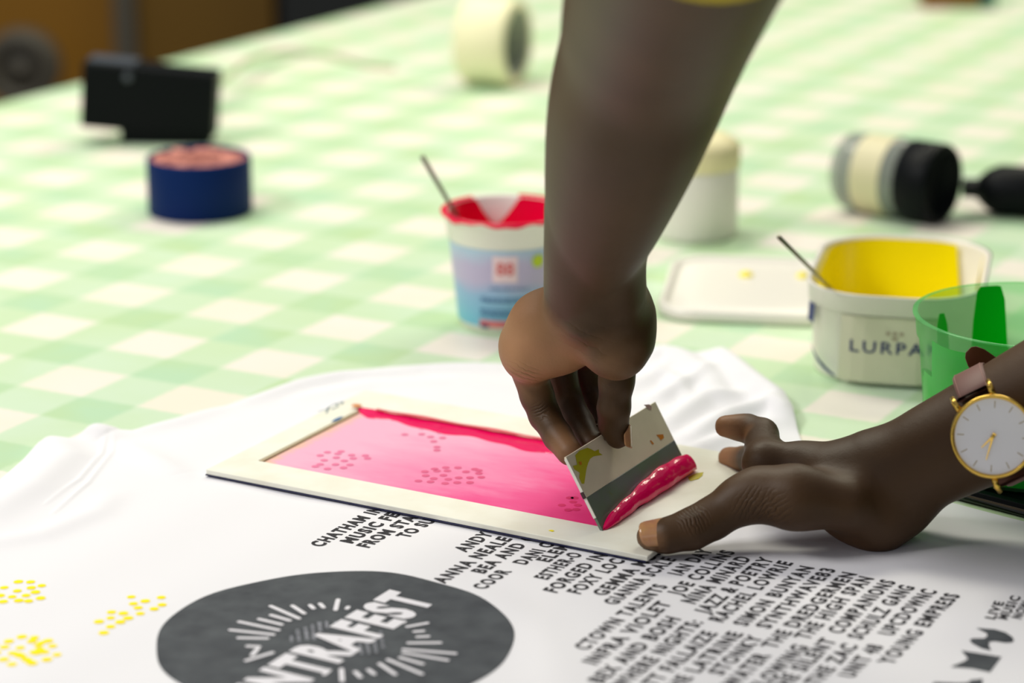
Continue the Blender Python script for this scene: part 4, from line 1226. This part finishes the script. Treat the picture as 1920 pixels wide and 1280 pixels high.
for z0, xa, xb in ((.0345, -.012, .014), (.0265, -.019, .012), (.0245, -.019, .016), (.018, -.020, .010), (.0155, -.019, .014), (.0135, -.020, .006)):
    x = xa
    while x < xb:
        w_ = rn.uniform(.0015, .0042); rows.append([(x, z0), (x + w_, z0), (x + w_, z0 + .0012), (x, z0 + .0012)]); x += w_ + .0009
wrap(pot, 'label_print', rows, A0, rf, .0008, 'blue_print', 'rows of small blue print')
wrap(pot, 'label_band', rectgrid(-.020, .010, .0052, .0105), A0, rf, .0008, 'red_print', 'salmon strip')
wrap(pot, 'label_band', rectgrid(-.019, -.013, .0046, .0072, 2), A0, rf, .0011, 'navy_print', 'navy patch')

def stick(name, p0, p1, r0, r1, material, label, cat):
    o = empty(name, p0); tag(o, label, cat)
    d_ = Vector(p1) - Vector(p0)
    tube('handle', [Vector((0, 0, 0)) + d_ * .22, d_ * .6, d_], [r0, r0 * .85, r1], material, o)
    # spoon bowl down in the paint
    V = []; Fc = []; ax = d_.normalized(); sd_ = ax.cross(Vector((0, 1, 0))).normalized(); nn = ax.cross(sd_)
    n = 12
    for i in range(n + 1):
        u = i / n; hw = .009 * math.sin(math.pi * min(1, u * .93 + .07)) ** .7 * (1 if u < .8 else 1 - (u - .8) * 3.6) + .0008
        for k in range(5):
            s_ = k / 2 - 1; V.append(ax * (d_.length * .24 * u) + sd_ * (hw * s_) + nn * (.003 * s_ * s_))
    for i in range(n):
        for k in range(4): Fc.append((i * 5 + k, i * 5 + k + 1, i * 5 + k + 6, i * 5 + k + 5))
    b = obj('bowl', mesh(V, Fc), material, o); md_ = b.modifiers.new('t', 'SOLIDIFY'); md_.thickness = .0008
    return o
rim_pt = pc + Vector(((rt - .003) * math.cos(R(200)), (rt - .003) * math.sin(R(200)), PH + .0025))
bot = P(962, 588, .006)
top_pt = bot + (rim_pt - bot) * 1.50
stick('spoon', bot, top_pt, .0016, .0019, 'steel', 'thin metal spoon leaning in the crimson paint pot', 'spoon')

# butter tub
tb = empty('butter_tub', (0.2711, 1.7252, T0), R(-13))
tag(tb, 'white butter tub holding bright yellow paint behind the green pot', 'tub')
TH_ = .0640; ta, tbb = .0572, .0825; TR = .044
def tr(a_, b_, z, r_=.044): return [Vector((x, y, z)) for x, y in rrect(a_, b_, r_, 8)]
rings = [tr(ta - .006, tbb - .006, 0.001), tr(ta - .003, tbb - .003, 0), tr(ta - .0025, tbb - .0025, .002), tr(ta, tbb, .050), tr(ta + .002, tbb + .002, .051), tr(ta + .0025, tbb + .0025, TH_ - .001), tr(ta + .0035, tbb + .0035, TH_),
         tr(ta + .001, tbb + .001, TH_), tr(ta, tbb, TH_ - .002), tr(ta - .004, tbb - .004, .004), tr(.001, .001, .004, .0005)]
loft('body', rings, 'white_plastic', tb, caps=(True, True))
n_t = len(rrect(1, 1, .5, 8))
def tub_level(x, y):
    # bare patch on the far right
    a_ = math.atan2(y, x); z = TH_ + .0005
    d1 = angdist(a_, R(52))
    if d1 < .22: z -= .05 * min(1, (1 - (d1 / .22) ** 2) * 1.3)
    if a_ < -.4 and a_ > -2.9: z -= .004 + .002 * math.sin(a_ * 6)
    return z
V = []; Fc = []; prof = rrect(ta - .0034, tbb - .0034, .042, 14); mm_ = 10
for i in range(mm_ + 1):
    for (x, y) in prof:
        zt = min(tub_level(x, y), TH_ - .0015); z = .012 + (zt - .012) * i / mm_; sc_ = 1 - .05 * (1 - z / TH_)
        V.append((x * sc_, y * sc_, z))
n = len(prof)
for i in range(mm_):
    for k in range(n):
        k2 = (k + 1) % n; Fc.append((i * n + k, (i + 1) * n + k, (i + 1) * n + k2, i * n + k2))
Fc.append(tuple(range(n)))
obj('paint', mesh(V, Fc), 'yellow_paint', tb)['label'] = 'bright yellow paint'
# front panel (long side facing the camera), lettering and marks
yb = -(tbb) 
def face_y(z): return -(tbb - .0025 + .0025 * (z - .002) / .048)
def fpos(x, z, lift):
    fl = ta - TR; sh = -(tbb + face_y(z))
    t = max(0, abs(x) - fl) / TR; sg = 1 if x > 0 else -1; r_ = TR - sh + lift
    return (sg * (min(abs(x), fl) + r_ * math.sin(t)), -(tbb - TR) - r_ * math.cos(t), z)
def facep(name, polys, lift, material, label=None):
    V = []; Fc = []
    for pl in polys:
        b = len(V)
        for x, z in pl:
            V.append(fpos(x, z, lift))
        Fc.append(tuple(range(b, b + len(pl))))
    o = obj(name, mesh(V, Fc), material, tb, smooth=False)
    if label: o['label'] = label
facep('printed_panel', rectgrid(-.033, .036, .004, .049, 8), .0004, 'tub_print', 'grey green printed panel')
tv, tfc = text_geo('LURPAK', .012, 1.25); a = np.array(tv); w_ = a[:, 0].max() - a[:, 0].min()
def facetext(name, tv, tfc, lift, material):
    V = [fpos(x, z, lift) for x, z in tv]; obj(name, mesh(V, tfc), material, tb, smooth=False)
facetext('printed_name', [((x - a[:, 0].min()) * .060 / w_ - .0255, y * .0115 + .0245) for x, y in tv], tfc, .0007, 'navy_print')
facep('printed_horns', [[(.004 + .0045 * i + .0015 * math.cos(R(t)), .0385 + .0012 * math.sin(R(t))) for t in range(0, 360, 30)] for i in (-1, 0, 1)] + [[(.001, .036), (.007, .036), (.004, .0335)]], .0007, 'brown_print', 'small brown crest')
facep('printed_square', [[(-.0665, .037), (-.0560, .037), (-.0560, .0505), (-.0665, .0505)]], .0028, 'navy_print', 'navy square')
sw = []
for i in range(9):
    t = i / 8; sw.append((-.0655 + .030 * t, .0255 - .019 * t ** .75))
facep('printed_swoosh', [[sw[i], sw[i + 1], (sw[i + 1][0] + .001, sw[i + 1][1] - .0035 * math.sin(math.pi * (i + 1.3) / 10)), (sw[i][0] + .001, sw[i][1] - .0035 * math.sin(math.pi * (i + .3) / 10))] for i in range(8)], .0008, 'navy_print', 'navy swoosh')
rim2 = P(1548, 531, .067)
bot2 = P(1630, 612, .010)
top2 = bot2 + (rim2 - bot2) * 1.95
stick('spoon', bot2, top2, .0013, .0015, 'steel', 'thin metal spoon leaning in the yellow butter tub', 'spoon')

# green pot
gc = P(1925, 866, .006); GH = .094; gt, gb_ = .0700, .0612
gp = empty('plastic_pot', gc)
tag(gp, 'large translucent plastic pot smeared with green paint at the right edge', 'pot')
gf = lambda z: gb_ + (gt - gb_) * z / GH
lathe('body', [(0, .001), (gb_ * .95, .001), (gb_, .002), (gf(.078), .078), (gf(.08) + .0015, .080), (gt + .0015, GH - .002), (gt + .003, GH - .001), (gt + .003, GH), (gt, GH)], 'clear_green_plastic', gp, 96)
def lvl_g(a):
    ad = math.degrees(a) % 360
    def bump_(c, w_): return max(0, 1 - (angdist(a, R(c)) / R(w_)) ** 6)
    z = .050 + .008 * math.sin(2 * a + .6) + .004 * math.sin(5 * a)
    z += (GH - z) * max(bump_(103, 11), bump_(60, 9), bump_(350, 14), bump_(20, 14) * .8, .75 * bump_(135, 6))
    if 180 < ad < 360: z = .087 + .004 * math.sin(3 * a)
    if 182 < ad < 197: z = .060
    return z
paint_shell('paint', gf, .004, GH - .001, lvl_g, 'green_paint', gp, 160, 20, .0008, floor_z=.02)['label'] = 'bright green paint'
m = mat('dried_green', srgb(20, 200, 40), rough=.4)
wrap(gp, 'paint_drip', [[(-.030, .060), (-.014, .066), (-.006, .050), (-.012, .040), (-.022, .048)], [(-.052, .030), (-.034, .042), (-.028, .020), (-.044, .012)]], R(-105), gf, .0006, 'dried_green', 'lighter green drips outside')

# white lid with two yellow drops
lc = P(1412, 553, 0)
lid = empty('tub_lid', (lc.x, lc.y, T0), R(-8))
tag(lid, 'flat white tub lid with yellow drips lying behind the forearm', 'lid')
la_, lb_ = .067, .082
rings = [[Vector((x, y, z)) for x, y in rrect(la_ + o_, lb_ + o_, .028, 8)] for o_, z in ((-.003, 0.0005), (0, .0005), (.001, .003), (0, .0085), (-.003, .0095), (-.0045, .0085), (-.006, .0055), (-.010, .0045), (-.012, .0060), (-.03, .0062))]
loft('plate', rings, 'white_plastic', lid, caps=(True, True))
for px, py, r_ in ((1399, 516, .0055), (1505, 518, .0048)):
    p = P(px, py, .0065); q_ = lid.matrix_basis.inverted() @ p
    o = lathe('paint_drop', [(0, .0035), (r_ * .6, .003), (r_, .001), (r_, 0)], 'yellow_paint', lid, 24)
    qq = Matrix.Rotation(R(8), 3, 'Z') @ Vector((p.x - lc.x, p.y - lc.y, 0)); o.location = (qq.x, qq.y, .0062); o['label'] = 'yellow paint drop'

# white jar with cream lid behind the forearm
jc = P(1300, 437, 0); jr = .0365
jar = empty('jar', jc)
tag(jar, 'white round jar with a domed cream lid half hidden behind the forearm', 'jar')
lathe('body', [(0, .001), (jr * .93, .001), (jr * .98, 0), (jr, .003), (jr, .060), (jr * .97, .063), (0, .063)], 'white_plastic', jar, 48)
lathe('lid', [(jr * 1.02, .058), (jr * 1.03, .060), (jr * 1.03, .074), (jr * .98, .078), (jr * .7, .084), (jr * .4, .088), (0, .089)], 'cream_plastic', jar, 48)['label'] = 'cream domed lid'

# paper roll on its side
rc_ = P(925, 158, 0)
roll = empty('tape_roll', (rc_.x, rc_.y, T0))
tag(roll, 'wide cream masking tape roll standing on its edge far behind', 'tape roll')
RR = .047
ax_ang = R(-22)
def axis_part(name, prof, material):
    o = lathe(name, prof, material, roll, 56)
    o.rotation_euler = (R(90), 0, R(90) + ax_ang); o.location = (0, 0, RR); return o
axis_part('tape', [(RR * .8, -.028), (RR * .97, -.028), (RR, -.026), (RR, .026), (RR * .97, .028), (RR * .8, .028)], 'paper_cream')
axis_part('core', [(RR * .80, -.028), (RR * .80, .0279), (RR * .74, .0279), (RR * .74, -.028), (RR * .80, -.028)], 'core_grey')['label'] = 'grey inner core'

# blue tape roll with rusty top
bc = P(376, 396, 0); br = .0448
bt = empty('round_tub', bc)
tag(bt, 'short dark blue round tub with a mottled reddish top on the gingham', 'tub')
lathe('wall', [(br * .9, 0), (br * .98, 0), (br, .002), (br, .046), (br * .985, .0485), (br * .94, .0485), (br * .92, .045)], 'blue_tape', bt, 56)
lathe('base', [(0, .0005), (br * .9, .0005)], 'blue_tape', bt, 56)
V = []; Fc = []; n_r, n_a = 16, 48
for i in range(n_r + 1):
    for k in range(n_a):
        a = 2 * math.pi * k / n_a; r_ = br * .94 * i / n_r; x, y = r_ * math.cos(a), r_ * math.sin(a)
        V.append((x, y, .0455 + .0028 * math.sin(x * 330) * math.sin(y * 300 + 1) + .0012 * math.sin(x * 800 + y * 500)))
for i in range(n_r):
    for k in range(n_a): Fc.append((i * n_a + k, i * n_a + (k + 1) % n_a, (i + 1) * n_a + (k + 1) % n_a, (i + 1) * n_a + k)[::-1])
obj('contents', mesh(V, Fc), 'rust_card', bt)['label'] = 'lumpy reddish top'

# black adapter with cable
ac = P(280, 272, 0)
ad_ = empty('power_adapter', (ac.x, ac.y, T0), R(-3))
tag(ad_, 'black oblong box standing on the cloth at the upper left with a pale cable', 'power adapter')
bm = box_bm(0, .018, .0430, .129, .036, .064, rot=Matrix.Rotation(R(5), 3, 'Y')); bmobj('housing', bm, 'black_plastic', ad_, bev=.003)
bm = box_bm(.014, .018, .0065, .085, .030, .013); bmobj('foot', bm, 'black_plastic', ad_, bev=.001)
bm = box_bm(-.034, .018, .0792, .046, .028, .003, rot=Matrix.Rotation(R(5), 3, 'Y')); bmobj('top_plate', bm, 'grey_plastic', ad_, bev=.001)['label'] = 'grey top plate'
lathe('button', [(0, .002), (.004, .002), (.004, 0)], 'grey_plastic', ad_, 20, loc=(-.018, .0005, .066), rot=(R(90), 0, 0))
cp = [(402, 165, .03), (430, 140, .028), (470, 112, .022), (520, 98, .012), (580, 98, .004), (640, 108, .003), (690, 122, .003), (740, 126, .003)]
inv = Matrix.Rotation(R(3), 3, 'Z')
pts_ = catmull([inv @ (P(x, y, h) - Vector((ac.x, ac.y, T0))) for x, y, h in cp], 6)
tube('cable', pts_, .0034, 'grey_cable', ad_, 10)['label'] = 'pale grey green cable'

# lying jar with black cap, and small black jar
def lying(name, px, py, r_, ang, label, cat, parts, tilt=0):
    p = P(px, py, 0); o = empty(name, (p.x, p.y, T0)); tag(o, label, cat)
    for nm, prof, mt, lb in parts:
        c_ = lathe(nm, prof, mt, o, 48); c_.rotation_euler = (R(90), 0, R(90) + ang); c_.location = (0, 0, r_)
        if lb: c_['label'] = lb
    return o
# axis +z of the lathe is turned to point along angle ang in the plan
r1 = .034
lying('jar', 1725, 412, r1, R(-38), 'clear jar with a black cap lying on its side behind the yellow tub', 'jar', [
    ('glass', [(0, -.075), (r1 * .8, -.075), (r1 * .95, -.070), (r1 * .98, -.060), (r1 * .98, -.006), (r1 * .9, -.003)], 'clear_jar', 'clear wall'),
    ('label', [(r1 * .99, -.052), (r1 * .99, -.024)], 'jar_label', 'pale yellow label'),
    ('content', [(0, -.070), (r1 * .9, -.068), (r1 * .9, -.010), (0, -.010)], 'core_grey', None),
    ('cap', [(r1 * .9, -.012), (r1, -.010), (r1, .018), (r1 * .95, .021), (r1 * .8, .020), (r1 * .76, .017), (0, .017)], 'black_plastic', 'black cap')])
r2 = .0215
lying('bottle', 1880, 402, r2, R(-15), 'small dark bottle lying on its side at the right edge', 'bottle', [
    ('body', [(0, -.020), (.010, -.022), (r2 * .8, -.014), (r2, -.004), (r2, .055), (r2 * .9, .060), (0, .060)], 'black_plastic', None),
    ('cap', [(0, -.036), (.008, -.035), (.0085, -.018)], 'night_black', None)])

# ochre box and teal cup at the top right corner
oc = P(1785, 17, 0)
bm = box_bm(0, .03, .035, .072, .05, .07)
o = bmobj('carton', bm, 'ochre_panel', None, bev=.002, loc=(oc.x, oc.y, T0)); tag(o, 'ochre yellow carton at the top right of the table', 'carton')
tc = P(1853, 17, 0)
o = lathe('cup', [(0, .001), (.011, 0), (.013, .05), (.0115, .05), (.010, .003), (0, .003)], 'teal_plastic', None, 32, loc=(tc.x, tc.y + .012, T0)); tag(o, 'small teal cup beside the ochre carton', 'cup')
